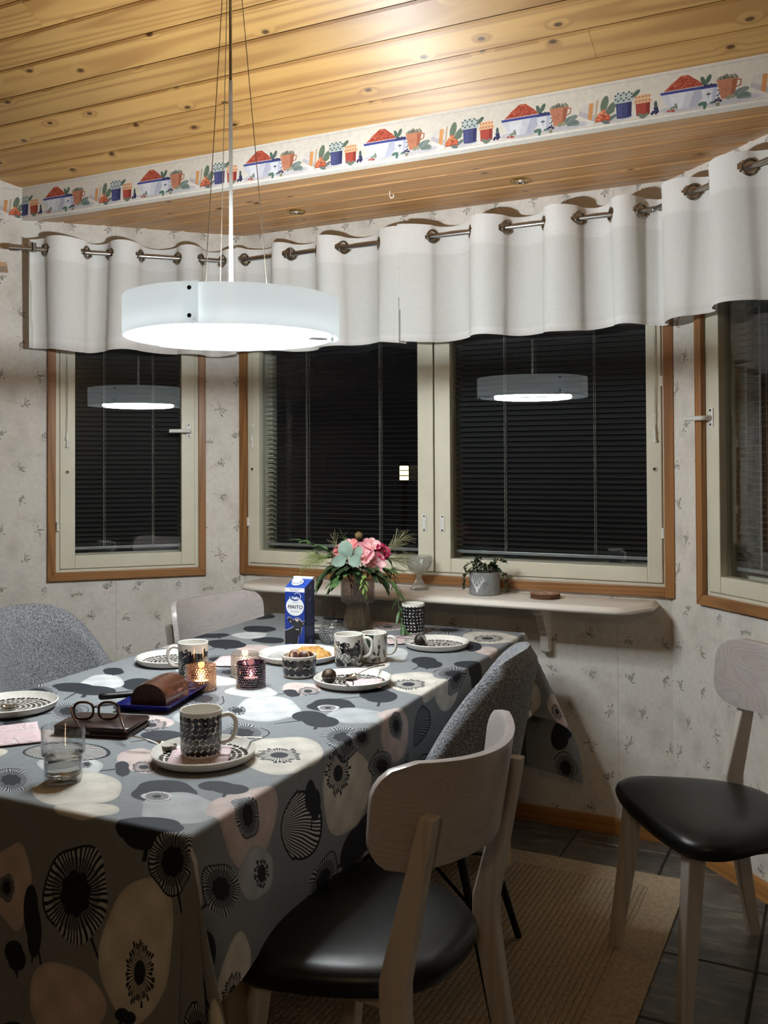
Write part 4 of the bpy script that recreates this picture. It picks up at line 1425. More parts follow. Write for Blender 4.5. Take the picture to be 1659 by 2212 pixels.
def cloth_pos(u, v):
    cu, cv = min(max(u, 0), WT), min(max(v, 0), LT)
    du, dv = u - cu, v - cv
    b = bil(cu, cv)
    eu = (bil(WT, cv) - bil(0, cv)).normalized(); ev = (bil(cu, LT) - bil(cu, 0)).normalized()
    r = math.hypot(du, dv)
    if r < 1e-9:
        z = ZT
        return (b.x, b.y, z)
    su, sv = (du > 0) - (du < 0), (dv > 0) - (dv < 0)
    rr = .010
    drop = r
    if r < rr * 1.57:
        a = r / rr; hor, z = rr * math.sin(a), ZT - rr * (1 - math.cos(a))
        out = hor
    else:
        d = r - rr * 1.57
        out = rr + .035 * d; z = ZT - rr - d
    if du and dv:
        ph = math.atan2(abs(dv), abs(du))
        fl = math.sin(2 * ph) ** 1.6
        near = dv < 0
        if near and du > 0: D = (eu * .93 - ev * .36)
        elif du > 0: D = (eu * .95 + ev * .30)
        else: D = (eu * su * .6 + ev * sv * .8)
        k = .36 if near else .40
        # crest of the corner fold, and a hollow beside it
        hol = -.10 * math.sin(2 * ph) ** 2 * math.sin(4 * ph) if near else .0
        d = max(r - .01, 0)
        pz = math.sqrt(max(.05, 1 - (k * fl) ** 2))
        P = b + (eu * su * math.cos(ph) + ev * sv * math.sin(ph)) * out + D * (d * k * fl) + (eu * su * .5 - ev * sv * .5) * d * hol
        return (P.x, P.y, ZT - (ZT - z) * pz)
    if du:
        wv = .010 * math.sin(v * 7.5 + 1) + .006 * math.sin(v * 17 + .5)
        f_ = (drop / OU) ** 1.2
        if du > 0:      # the seats pushed in on this side press the cloth back a little
            wv -= .085 * math.exp(-((v - 1.05) / .21) ** 2) + .03 * math.exp(-((v - .39) / .2) ** 2)
        P = b + eu * su * (out + max(-.075, wv * f_))
    else:
        wv = .012 * math.sin(u * 8 + .5) + .005 * math.sin(u * 19)
        P = b + ev * sv * (out + max(-out * .5, wv * (drop / OV0) ** 1.3))
    return (P.x, P.y, z)
def axis_vals(lo, hi, edge, st):
    a = set(np.round(np.arange(lo, hi + 1e-6, st), 5).tolist()) | {lo, hi}
    for e in (0, edge):
        for dd in (-.016, -.012, -.008, -.004, 0, .004, .008, .012, .016):
            a.add(round(e + dd, 5))
    return sorted(x for x in a if lo <= x <= hi)
us, vs = axis_vals(-OU, WT + OU, WT, .02), axis_vals(-OV0, LT + OV0, LT, .02)
P = [[cloth_pos(u, v) for u in us] for v in vs]
UVg = [[((u + OU) / (WT + 2 * OU), (v + OV0) / (LT + 2 * OV0)) for u in us] for v in vs]
g = G(); g.sheet(P, UV=UVg)
tc_ = tag(g.obj('tablecloth', M_CLOTH, smooth=True), 'grey tablecloth printed with large black, white and pink poppies', 'tablecloth')

# ================================================================== WOODEN CHAIRS WITH BLACK SEATS
M_OAK = wood('whitewashed_oak', C(204, 195, 191), C(160, 151, 148), rough=.28, along='y', contrast=.5, gscale=1.6, coat=.3, rings=1.5)
M_OAKL = wood('whitewashed_oak_leg', C(216, 208, 198), C(176, 167, 157), rough=.38, along='z', contrast=.8)
M_LEATH = pbr('black_leather', C(20, 20, 21), .36, spec=.42, var=.1, bmp=.06, bscale=260)
def quad(cx, cy, z, hx, hy):
    return [(cx - hx, cy - hy, z), (cx + hx, cy - hy, z), (cx + hx, cy + hy, z), (cx - hx, cy + hy, z)]
def wood_chair():
    t = thing('wooden_chair', '', 'chair')
    half = [(.180, 0), (.176, .105), (.156, .194), (.098, .232), (.01, .215), (-.090, .174), (-.156, .124), (-.188, .055)]
    pts = half + [(x, -y) for x, y in half[:0:-1]]
    ol = spline([(x * 1.04, y * 1.05, 0) for x, y in pts], 6, closed=True)
    rings = []
    for s, z in ((.90, .389), (.97, .392), (1.0, .404), (1.01, .415), (.99, .427), (.945, .435), (.865, .4405), (.72, .444), (.5, .445), (.25, .445), (.05, .445)):
        rings.append([(p.x * s, p.y * s, z + .007) for p in ol])
    g = G(); g.loft(rings); g.obj('seat', M_LEATH, t, smooth=True)
    g = G()
    for pr in (quad(.10, 0, 0, .012, .13), quad(-.12, 0, 0, .012, .12)):
        g.loft([[(p[0], p[1], .360) for p in pr], [(p[0], p[1], .390) for p in pr]])
    for s in (-1, 1):
        a, b = Vector((.10, s * .125)), Vector((-.12, s * .115))
        n = Vector((0, .011))
        g.prism([tuple(a - n), tuple(a + n), tuple(b + n), tuple(b - n)], .360, .390)
    g.obj('seat_frame', M_OAK, t, bevel=.003)
    for s in (-1, 1):
        g = G(); g.loft([quad(.172, s * .200, .0, .0155, .0155), quad(.148, s * .182, .20, .019, .019), quad(.128, s * .170, .392, .022, .022)])
        g.obj('leg', M_OAKL, t, bevel=.005)
        # rear leg: bends at seat height and runs on up as the post of the back
        rg = [quad(-.232, s * .196, 0, .016, .0145), quad(-.190, s * .187, .24, .021, .0145), quad(-.166, s * .181, .40, .026, .0145), quad(-.166, s * .181, .45, .026, .0145),
              quad(-.196, s * .181, .58, .021, .0145), quad(-.232, s * .181, .735, .014, .0145)]
        g = G(); g.loft(rg); g.obj('leg', M_OAKL, t, bevel=.004)
    # curved back rest
    nA, nB = 40, 14
    z0, z1, hw, R = .632, .808, .241, .060
    th = .0085
    F_, B_ = [], []
    for j in range(nB + 1):
        zz = z0 + (z1 - z0) * j / nB
        e = min(zz - z0, z1 - zz)
        w = hw - (R - math.sqrt(max(0, R * R - (R - min(e, R)) ** 2)))
        w -= .010 * (z1 - zz) / (z1 - z0)
        fr, br = [], []
        for i in range(nA + 1):
            y = w * math.sin(PI / 2 * (2 * i / nA - 1))
            k = 1 - (y / hw) ** 2
            x = -.128 - .116 * k - .030 * (zz - z0) / (z1 - z0)
            dx = .116 * 2 * y / hw ** 2
            nn = Vector((1, -dx)).normalized() * th
            dz = .020 * (1 - k) * (zz - z0) / (z1 - z0)
            fr.append((x + nn.x, y + nn.y, zz + dz)); br.append((x - nn.x, y - nn.y, zz + dz))
        F_.append(fr); B_.append(br)
    g = G(); g.sheet(F_); nv = len(g.v)
    g.add([p for r in B_ for p in r], [f[::-1] for f in g.f])
    w_ = nA + 1
    per = [(0, i) for i in range(w_)] + [(j, nA) for j in range(1, nB + 1)] + [(nB, i) for i in range(nA - 1, -1, -1)] + [(j, 0) for j in range(nB - 1, 0, -1)]
    ids = [j * w_ + i for j, i in per]
    for a, b in zip(ids, ids[1:] + ids[:1]):
        g.f.append((a, nv + a, nv + b, b)); g.uv.append(None); g.mi.append(0)
    g.obj('backrest', M_OAK, t, bevel=.005, seg=3, angle=60, smooth=True)
    return t
def place(t, x, y, facing, label, group=None):
    t.location = (x, y, 0); t.rotation_euler = (0, 0, math.radians(facing)); t['label'] = label
    if group: t['group'] = group
c1 = wood_chair()
KIDS[c1.name] = list(c1.children)
place(c1, 1.497, -1.770, 175.5, 'whitewashed wooden chair with its back to the viewer and black seat tucked under the table', 'wooden dining chairs')
c1.location.z = .0105
c2 = dup_tree(c1); place(c2, 2.004, -.858, 215, 'whitewashed wooden chair with black seat standing free by the bare right wall', 'wooden dining chairs'); c2.location.z = .008
c3 = dup_tree(c1); place(c3, .405, -.535, -6.5, 'wooden chair across the table, only its pale backrest showing left of the shelf', 'wooden dining chairs'); c3.location.z = .0105

# ================================================================== GREY SHELL CHAIRS
def boucle():
    m, nt, b = newmat('grey_boucle')
    co = objco(nt)
    n1 = noise(nt, co, 230, 3, .7); n2 = noise(nt, co, 90, 2)
    c = ramp(nt, n1, [(.34, C(66, 67, 70)), (.5, C(128, 130, 134)), (.68, C(178, 180, 184))])
    L(nt, c, b.inputs['Base Color'])
    b.inputs['Roughness'].default_value = .95
    b.inputs['Specular IOR Level'].default_value = .1
    b.inputs['Sheen Weight'].default_value = .2
    ad = N(nt, 'Math', operation='ADD'); L(nt, n1, ad.inputs[0]); L(nt, n2, ad.inputs[1])
    bump(nt, b, ad.outputs[0], .7, .003)
    return m
M_BOU = boucle()
M_BLK = pbr('black_metal', C(16, 16, 17), .45, metal=.3)
def shell_chair():
    t = thing('shell_chair', '', 'chair')
    n = 48
    zs0 = .455
    rows_in, rows_out = [], []
    AM = math.radians(98)
    def rim(ph):
        a = abs(ph) / AM
        return .500 + (.842 - .500) * (0.5 + 0.5 * math.cos(PI * min(1, a * 1.02) ** 1.6))
    def rad(ph, f):
        # plan: wide tub, leaning back with height
        a = abs(ph)
        rx = .205 + .075 * f * math.cos(a / 1.3) ** 1
        ry = .232 + .030 * f
        return rx, ry
    m = 14
    inn, out = [], []
    for i in range(n + 1):
        ph = -AM + 2 * AM * i / n
        H = rim(ph)
        ci, co_ = [], []
        for j in range(m + 1):
            f = j / m
            z = zs0 - .06 + (H - zs0 + .06) * f
            ff = (z - zs0) / (.835 - zs0)
            rx, ry = rad(ph, max(0, ff))
            low = max(0, 1 - f * 5) * .06
            th = .035 * math.sqrt(max(0.02, 1 - max(0, (f - .86) / .14) ** 2))
            x, y = -math.cos(ph), math.sin(ph)
            nx, ny = x / rx, y / ry
            nl = math.hypot(nx, ny); nx, ny = nx / nl, ny / nl
            ci.append(((rx - low) * x - th * nx, (ry - low) * y - th * ny, z)); co_.append(((rx - low) * x + th * nx, (ry - low) * y + th * ny, z))
        inn.append(ci); out.append(co_)
    g = G()
    loop = [a + b[::-1] for a, b in zip(inn, out)]
    g.loft(loop)
    g.obj('backrest', M_BOU, t, smooth=True)
    pts = spline([(x, y, 0) for x, y in ((.235, 0), (.225, .14), (.17, .215), (.02, .225), (-.12, .19), (-.19, .09), (-.20, 0), (-.19, -.09), (-.12, -.19), (.02, -.225), (.17, -.215), (.225, -.14))], 5, closed=True)
    rg = []
    for s, z in ((.90, .375), (.98, .385), (1.0, .41), (.995, .44), (.96, .462), (.88, .474), (.7, .478), (.4, .472), (.05, .470)):
        rg.append([(p.x * s, p.y * s, z) for p in pts])
    g = G(); g.loft(rg); g.obj('seat', M_BOU, t, smooth=True)
    g = G(); g.lathe([(.0001, .375), (.15, .375), (.155, .362), (.0001, .360)], 28); g.obj('seat_plate', M_BLK, t)
    for sx in (-1, 1):
        for sy in (-1, 1):
            g = G(); g.tube([(sx * .13, sy * .13, .366), (sx * .225, sy * .205, .006)], [.012, .0095], 12); o = g.obj('leg', M_BLK, t, smooth=True)
    g = G()
    for sx, sy in ((1, 1), (1, -1)):
        g.tube([(sx * .165, sy * .158, .24), (0, 0, .30), (-sx * .165, -sy * .158, .24)], .0045, 8)
        g.tube([(sx * .165, sy * .158, .24), (sx * .07, -sy * .11, .362)], .0045, 8)
        g.tube([(-sx * .165, -sy * .158, .24), (-sx * .07, sy * .11, .362)], .0045, 8)
    g.obj('brace', M_BLK, t, smooth=True)
    return t
d1 = shell_chair()
KIDS[d1.name] = list(d1.children)
place(d1, 1.318, -1.118, 190, 'grey fabric shell chair with black metal legs pushed in beside the wooden chair', 'grey shell chairs'); d1.location.z = .0105
d2 = dup_tree(d1); place(d2, .118, -1.135, -8, 'grey fabric shell chair at the edge by the left wall, across the table', 'grey shell chairs'); d2.location.z = .0105

# ================================================================== TABLEWARE
M_CER = pbr('white_glazed_porcelain', C(238, 235, 226), .22, spec=.5, var=.015, coat=.3)
ZS = ZT + .001
def dots_print(name, w, h, rows, per, r, top, seed, ppm=4200, base=(240, 237, 228), ink=(14, 14, 16)):
    p = Paint(w, h, ppm, base, wrap=True)
    rr = random.Random(seed)
    for j in range(rows):
        y = top - j * (top - .006 - r) / max(1, rows - 1) if rows > 1 else top
        y -= 0
        ph = rr.random() * w / per
        for i in range(per):
            p.disc((ph + i * w / per + rr.uniform(-.07, .07) * w / per) % w, y + rr.uniform(-.1, .1) * r, r * rr.uniform(.92, 1.12), ink, r * rr.uniform(.80, .94), rr.uniform(-.5, .5))
    return p.image(name)
def ring_print(name, R, seed, ppm=2600, ink=(14, 14, 16)):
    p = Paint(2 * R, 2 * R, ppm, (240, 237, 228))
    rr = random.Random(seed)
    r = .083
    while r > .008:
        n = int(2 * PI * r / .0115)
        ph = rr.random() * 6
        for i in range(n):
            a = ph + 2 * PI * (i + rr.uniform(-.12, .12)) / n
            p.disc(R + r * math.cos(a), R + r * math.sin(a), .0058 * rr.uniform(.9, 1.1), ink, .0050 * rr.uniform(.85, 1.1), a + PI / 2)
        r -= .0118
    return p.image(name)
PR = .1035
IM_RING = ring_print('ring_dots_print', PR, 4)
M_PLATE = print_mat('dotted_plate_glaze', IM_RING, rough=.2, coat=.3, ext='EXTEND')
plate_prof = [(.0001, .0045), (.082, .0045), (.091, .0070), (.0985, .0190), (.1010, .0205), (.1035, .0190), (.0985, .0060), (.088, .0012), (.060, 0), (.0001, 0)]
def plate(name, label, x, y, grp=None, s=1.0, mat=None, rz=0):
    g = G(); g.lathe([(r * s, z) for r, z in plate_prof], 72)
    R = PR * s
    o = g.obj(name, mat or M_PLATE, smooth=True, uv=lambda p: (.5 + .5 * p[0] / R, .5 + .5 * p[1] / R))
    o.location = (x, y, ZS); o.rotation_euler = (0, 0, rz)
    return tag(o, label, 'plate', grp)
GP = 'dotted dessert plates'
plate('plate', 'dotted dessert plate under the mug on the near end of the table', 1.178, -1.857, GP)
plate('plate', 'dotted dessert plate with tea strainer, spoon and pink napkin in mid table', 1.149, -1.173, GP)
plate('plate', 'dotted dessert plate with cake crumbs and strainer in front of the dotted tumbler', 1.155, -.619, GP)
plate('plate', 'empty dotted dessert plate behind the dark flowered mug on the left', .540, -1.160, GP)
plate('plate', 'dotted dessert plate with a spoon cut by the left edge', .535, -1.745, GP)

# ---- mugs
def flower_print(name, seed, dark):
    w, h = .262, .095
    p = Paint(w, h, 3600, (240, 237, 228), wrap=True)
    rr = random.Random(seed)
    K_, Wt = (15, 15, 17), (236, 232, 224)
    for q in range(170 if dark else 130):
        x, y = rr.uniform(0, w), rr.uniform(-.004, .056 if not dark else .062)
        p.disc(x, y, rr.uniform(.006, .012), K_, rr.uniform(.004, .009), rr.uniform(0, 3))
    for q in range(26):
        x, y = rr.uniform(0, w), rr.uniform(.040, .070); a = rr.uniform(.6, 2.5)
        p.line(x, y - .03, x + .012 * math.cos(a), y, .0014, K_)
        for k in range(4):
            d = .004 * k
            p.disc(x + d * math.cos(a) + .003 * (-1) ** k, y + d * math.sin(a) - .004, .0055, K_, .0022, a + .8 * (-1) ** k)
    for q in range(9):
        x, y = (q + rr.uniform(.2, .8)) * w / 9, rr.uniform(.018, .052)
        R = rr.uniform(.010, .016)
        p.disc(x, y, R * 1.05, Wt if not dark else (60, 56, 54)); 
        for k in range(6):
            a0 = rr.uniform(0, 6.28)
            rad = R * (1 - k / 6.5)
            pts = [(x + rad * (1 + .08 * math.sin(5 * a + k)) * math.cos(a), y + rad * (1 + .08 * math.sin(5 * a + k)) * math.sin(a)) for a in np.linspace(a0, a0 + 5.2, 18)]
            for A, B in zip(pts[:-1], pts[1:]):
                p.line(A[0], A[1], B[0], B[1], .0012, K_ if not dark else Wt)
    for q in range(8):
        p.disc(rr.uniform(0, w), rr.uniform(.06, .074), rr.uniform(.003, .0048), (40, 30, 28))
    p.poly([(0, .0), (w, .0), (w, .004), (0, .004)], (236, 232, 224))
    return p.image(name)
def apple_print():
    w, h = .262, .095
    p = Paint(w, h, 2600, (238, 236, 228), wrap=True)
    rr = random.Random(9)
    for q in range(4):
        x = q * w / 4 + .02
        p.poly([(x - .016, .086), (x + .016, .090), (x + .012, .060), (x, .045), (x - .009, .062)], (48, 60, 48))
        p.disc(x + .032, .045, .012, (226, 224, 216), .017); p.disc(x + .032, .048, .005, (30, 30, 30), .007)
        p.line(x + .032, .06, x + .032, .07, .0014, (30, 30, 30))
    for q in range(34):
        c = rr.choice([(120, 84, 74), (40, 40, 38), (96, 98, 84), (60, 44, 40)])
        x, y = rr.uniform(0, w), rr.uniform(.006, .036)
        p.disc(x, y, .0040, c, .0060, rr.uniform(-.5, .5)); p.line(x, y + .004, x + .001, y + .009, .0008, (60, 60, 50))
    return p.image('apple_print')
M_MUGDOT = print_mat('dotted_mug_glaze', dots_print('mug_dots', .262, .092, 7, 21, .0064, .0765, 3), 1, 1 / .092, rough=.2, coat=.3)
M_MUGTUM = print_mat('dotted_tumbler_glaze', dots_print('tumbler_dots', .25, .105, 8, 20, .0068, .089, 6), 1, 1 / .105, rough=.2, coat=.3)
M_MUGFL = print_mat('flowered_mug_glaze', flower_print('mug_flowers', 21, False), 1, 1 / .095, rough=.2, coat=.3)
M_MUGDK = print_mat('dark_flowered_mug_glaze', flower_print('mug_flowers_dark', 8, True), 1, 1 / .095, ou=.3, rough=.2, coat=.3)
M_MUGAP = print_mat('apple_mug_glaze', apple_print(), 1, 1 / .095, ou=.1, rough=.2, coat=.3)
def mug(label, x, y, rz, mat, h=.090, r=.0415, hand=True, grp='printed porcelain mugs', z=ZS):
    t = thing('mug' if hand else 'tumbler', label, 'mug' if hand else 'tumbler', (x, y, z), math.radians(rz), grp)
    g = G(); g.lathe([(r * .80, 0), (r * .90, .0018), (r * .955, .007), (r * .97, .02), (r, h)], 56); g.obj('body', mat, t, smooth=True)
    g = G(); g.lathe([(r, h), (r - .0012, h + .0012), (r - .0032, h), (r * .90, .02), (r * .86, .010), (r * .6, .005), (.0001, .005)], 56); g.obj('inside', M_CER, t, smooth=True)
    g = G(); g.lathe([(.0001, .001), (r * .8, .0)], 56); g.obj('foot', M_CER, t)
    if hand:
        P = spline([(r - .003, 0, h * .84), (r + .014, 0, h * .88), (r + .026, 0, h * .76), (r + .026, 0, h * .50), (r + .016, 0, h * .32), (r - .004, 0, h * .26)], 6)
        g = G(); g.tube(P, .0062, 12, flat=.75); g.obj('handle', M_CER, t, smooth=True)
    return t
mug('black dotted mug standing on the near plate and napkin', 1.170, -1.855, 30, M_MUGDOT, z=ZS + .0068)
mug('dark flowered mug beside the amber candle holder', .696, -1.262, 214, M_MUGDK)
mug('black and white rose mug in front of the apple mug', 1.030, -.975, 22, M_MUGFL)
mug('white mug with green pear and apples behind the rose mug', 1.072, -.895, 14, M_MUGAP, h=.084, r=.039)
mug('black dotted tumbler without handle beside the vase', .990, -.432, 0, M_MUGTUM, h=.102, r=.0395, hand=False, grp=None)

# ---- dotted bowl with cookies
t = thing('bowl', 'small bowl with two rows of big black dots holding cookies', 'bowl', (.972, -1.152, ZS))
M_BOWL = print_mat('dotted_bowl_glaze', dots_print('bowl_dots', .30, .060, 2, 14, .0122, .040, 2, ppm=3400), 1, 1 / .060, rough=.2, coat=.3)
g = G(); g.lathe([(.036, 0), (.041, .002), (.044, .008), (.0475, .058)], 60); g.obj('body', M_BOWL, t, smooth=True)
g = G(); g.lathe([(.0475, .058), (.046, .0592), (.0440, .058), (.041, .012), (.036, .006), (.0001, .006)], 60); g.obj('inside', M_CER, t, smooth=True)
g = G(); g.lathe([(.0001, .0005), (.036, 0)], 60); g.obj('foot', M_CER, t)
M_COOK = pbr('cookie_crust', C(196, 146, 104), .7, var=.15, vscale=120, bmp=.3, bscale=400)
M_CHOC = pbr('chocolate', C(62, 34, 24), .35, var=.15, vscale=60)
ck = [(-.022, .006, 20, 60, 'chocolate cookie at the left rim of the dotted bowl'), (-.004, -.014, 75, 50, 'chocolate cookie lying at the front of the dotted bowl'), (.004, .008, 130, 45, 'chocolate cookie in the middle of the dotted bowl'), (.020, -.006, 10, 72, 'chocolate cookie standing on edge right of the middle in the dotted bowl'), (.031, .004, 25, 80, 'chocolate cookie standing upright at the right rim of the dotted bowl'), (.010, .022, 160, 60, 'chocolate cookie at the back of the dotted bowl')]
for i, (dx, dy, rz, tl, lab) in enumerate(ck):
    t = thing('cookie', lab, 'cookie', (.972 + dx * .8, -1.152 + dy * .9, ZS + .053), 0, 'cookies in the dotted bowl')
    t.rotation_euler = (math.radians(tl), 0, math.radians(rz))
    g = G(); g.lathe([(.0001, -.004), (.016, -.004), (.018, -.001), (.018, .002), (.016, .0035), (.0001, .0035)], 24); g.obj('biscuit', M_COOK, t, smooth=True)
    g = G(); g.lathe([(.0165, .003), (.014, .0055), (.0001, .006)], 24); g.obj('chocolate', M_CHOC, t, smooth=True)

# ---- serving plate with pastry
pp = Paint(.28, .28, 1800, (238, 235, 228))
for q in range(70):
    a = 2 * PI * q / 70
    pp.line(.14 + .05 * math.cos(a), .14 + .05 * math.sin(a), .14 + .108 * math.cos(a + .1), .14 + .108 * math.sin(a + .1), .0018, (112, 122, 128))
for R_ in (.05, .108):
    for q in range(90):
        a, b = 2 * PI * q / 90, 2 * PI * (q + 1) / 90
        k1, k2 = R_ * (1 + .04 * math.sin(5 * a)), R_ * (1 + .04 * math.sin(5 * b))
        pp.line(.14 + k1 * math.cos(a), .14 + k1 * math.sin(a), .14 + k2 * math.cos(b), .14 + k2 * math.sin(b), .0022, (96, 106, 112))
M_SERV = print_mat('petal_plate_glaze', pp.image('petal_plate_print'), rough=.2, coat=.3, ext='EXTEND')
plate('serving_plate', 'large white serving plate with fine grey petals in mid table', .852, -.955, None, 1.19, M_SERV)
M_CRUST = pbr('baked_crust', C(214, 160, 88), .55, var=.3, vscale=70, bmp=.6, bscale=90)
for i, (x, y, rz, l, w, h, lab) in enumerate(((.905, -.985, 28, .140, .066, .030, 'golden pastry piece on the serving plate behind the bowl'), (.868, -.915, 34, .09, .045, .024, 'smaller pastry piece at the back of the serving plate'))):
    g = G()
    rings = []
    rr = random.Random(i + 40)
    for k in range(15):
        f = k / 14
        s = (1 - abs(2 * f - 1) ** 4) ** .5 * .92 + .08
        ring = []
        for q in range(16):
            a = 2 * PI * q / 16
            yy = math.cos(a) * w / 2 * s * (1 + .06 * math.sin(f * 19 + q))
            zz = max(0, math.sin(a)) ** .7 * h * s * (1 + .14 * math.sin(f * 26 + 2 * q) + rr.uniform(-.05, .05)) if math.sin(a) > 0 else 0
            ring.append(((f - .5) * l, yy, zz))
        rings.append(ring)
    g.loft(rings)
    o = g.obj('pastry', M_CRUST, smooth=True); o.location = (x, y, ZS + .006); o.rotation_euler = (0, 0, math.radians(rz))
    tag(o, lab, 'pastry')

# ---- tealights in knobbly glasses
M_WAX = pbr('candle_wax', C(244, 232, 214), .5, var=.02, emit=(1, .62, .34, 1), estr=1.2)
M_WAXU = pbr('unlit_wax', C(240, 238, 232), .5, var=.02)
M_ALU = pbr('tealight_cup', C(190, 190, 190), .3, metal=.9)
M_FLAME = glow('flame', 60.0, (1, .60, .24, 1))
def tealight(x, y, z, lab, lit=True):
    t = thing('tealight', lab, 'candle', (x, y, z))
    g = G(); g.lathe([(.0001, 0), (.0185, 0), (.019, .015), (.0184, .015), (.0180, .002)], 28); g.obj('cup', M_ALU, t, smooth=True)
    g = G(); g.lathe([(.0182, .003), (.0182, .0125), (.015, .0115), (.0001, .0110)], 28); g.obj('wax', M_WAX if lit else M_WAXU, t, smooth=True)
    g = G(); g.tube([(0, 0, .010), (0, 0, .017)], .0009, 6); g.obj('wick', M_BLK, t)
    if lit:
        g = G(); g.lathe([(.0001, .014), (.0030, .018), (.0038, .022), (.0022, .029), (.0001, .037)], 12); g.obj('flame', M_FLAME, t, smooth=True)
        ld = bpy.data.lights.new('flame_light', 'POINT'); ld.energy = .22; ld.color = (1, .66, .38); ld.shadow_soft_size = .010
        lo = link(bpy.data.objects.new('flame_light', ld), t); lo.location = (0, 0, .030)
def hob_glass(label, x, y, tint, tint2):
    t = thing('candle_holder', label, 'candle holder', (x, y, ZS), 0, 'knobbly glass candle holders')
    mg = thin_glass('knobbly_glass', tint, 1.2)
    m2, nt, b = newmat('knob_glass')
    b.inputs['Base Color'].default_value = tint2; b.inputs['Transmission Weight'].default_value = .85; b.inputs['Roughness'].default_value = .08; b.inputs['IOR'].default_value = 1.45
    g = G(); g.lathe([(.0001, 0), (.034, 0), (.0365, .003), (.0372, .010), (.0372, .062), (.0362, .0645), (.0345, .0635), (.0330, .012), (.030, .008), (.0001, .008)], 56); g.obj('glass', mg, t, smooth=True)
    g = G()
    for j in range(9):
        for i in range(34):
            a = 2 * PI * (i + .5 * (j % 2)) / 34
            Mx = Matrix.Rotation(a, 4, 'Z') @ Matrix.Translation((.0370, 0, .0085 + j * .0064)) @ Matrix.Rotation(PI / 2, 4, 'Y')
            g.lathe([(.0001, .0019), (.0016, .0013), (.0027, 0)], 7, M=Mx)
    g.obj('knobs', m2, t, smooth=True)['kind'] = 'stuff'
    g = G(); g.tube([(.0365 * math.cos(a), .0365 * math.sin(a), .0035) for a in np.linspace(0, 2 * PI, 40, endpoint=False)], .0026, 6, closed=True); g.obj('foot_ring', m2, t, smooth=True)
hob_glass('amber knobbly glass candle holder, lit, nearest the cake', .822, -1.392, (.95, .82, .70, 1), C(228, 198, 170))
tealight(.822, -1.392, ZS + .0085, 'burning tealight in the amber glass')
hob_glass('clear knobbly glass candle holder, lit, behind the two coloured ones', .836, -1.215, (.96, .95, .93, 1), C(240, 238, 234))
tealight(.836, -1.215, ZS + .0085, 'burning tealight in the clear glass')
hob_glass('dark purple knobbly glass candle holder, lit, on a white printed poppy', .920, -1.310, (.42, .34, .44, 1), C(84, 72, 100))
tealight(.920, -1.310, ZS + .0085, 'burning tealight in the dark purple glass')
# round cut-glass holder
t = thing('candle_holder', 'round clear cut-glass candle holder between milk carton and rose mug', 'candle holder', (.822, -.690, ZS))
M_CLEAR = thin_glass('clear_glass', (.95, .96, .96, 1), 1.6)
g = G()
prof = [(.024, 0), (.036, .004), (.0455, .018), (.0475, .032), (.0440, .050), (.034, .066), (.0325, .0665), (.0315, .065), (.041, .048), (.0445, .032), (.042, .018), (.034, .009), (.0001, .007)]
g.lathe(prof, 48); g.obj('glass', M_CLEAR, t, smooth=True)
mcut, nt, b = newmat('cut_glass'); b.inputs['Base Color'].default_value = (.95, .96, .96, 1); b.inputs['Transmission Weight'].default_value = .8; b.inputs['Roughness'].default_value = .06
g = G()
for j in range(6):
    zz = .010 + j * .0068
    rr_ = np.interp(zz, [0, .004, .018, .032, .050, .066], [.03, .036, .0455, .0475, .044, .034])
    for i in range(30):
        a = 2 * PI * (i + .5 * (j % 2)) / 30
        Mx = Matrix.Rotation(a, 4, 'Z') @ Matrix.Translation((rr_ - .0004, 0, zz)) @ Matrix.Rotation(PI / 2, 4, 'Y')
        g.lathe([(.0001, .0024), (.0044, 0)], 4, M=Mx)
g.obj('facets', mcut, t)['kind'] = 'stuff'
tealight(.822, -.690, ZS + .0075, 'unlit white tealight in the round cut-glass holder', lit=False)

# ---- blue milk carton
cp_ = Paint(.070, .200, 4200, (24, 52, 132))
cp_.poly([(0, .186), (.07, .186), (.07, .200), (0, .200)], (240, 240, 242))
for yy, n in ((.1955, 17), (.1900, 13)):
    for q in range(n):
        x = .035 + (q - n / 2) * .0022
        if q % 6 != 5: cp_.line(x, yy, x + .0013, yy, .0016, (90, 96, 120))
cp_.disc(.0355, .137, .0318, (236, 238, 240), .0318)
cp_.disc(.0355, .166, .0195, (236, 238, 240), .0120); cp_.disc(.044, .172, .013, (236, 238, 240), .012)
cp_.disc(.0355, .166, .0175, (24, 48, 124), .0100); cp_.disc(.044, .172, .0112, (24, 48, 124), .0102); cp_.disc(.030, .169, .012, (24, 48, 124), .009)
OUTL = [(0, .055), (.012, .059), (.028, .068), (.029, .073), (.021, .078), (.010, .088), (.008, .096), (.012, .101), (.022, .099), (.030, .091), (.037, .098), (.047, .100), (.055, .095), (.061, .087), (.066, .089), (.070, .091), (.070, .078), (.066, .072), (.061, .071), (.060, .056), (.056, .046), (.050, .038), (.047, .020), (.044, .006), (.040, 0), (0, 0)]
cp_.poly(OUTL, (206, 206, 232))
cp_.poly([(x - (.0016 if x > .03 else -.0006) * (1 if 0 < x < .069 else 0), y - .0018) for x, y in OUTL], (30, 31, 34))
cp_.disc(.042, .072, .013, (44, 45, 50), .020); cp_.disc(.044, .056, .010, (26, 26, 30), .010)
cp_.poly([(.034, .096), (.044, .095), (.050, .093), (.049, .089), (.042, .086), (.037, .090)], (214, 196, 196))
cp_.poly([(.037, .060), (.044, .062), (.050, .060), (.049, .057), (.047, .056), (.044, .059), (.039, .058)], (216, 200, 206))
cp_.disc(.020, .085, .004, (190, 170, 170), .002, -1.0); cp_.disc(.065, .080, .003, (180, 170, 172), .0016, .8)
cp_.disc(.012, .002, .018, (64, 118, 190), .007, .15); cp_.disc(.020, .004, .0052, (220, 226, 240)); cp_.disc(.020, .004, .0036, (40, 84, 160))
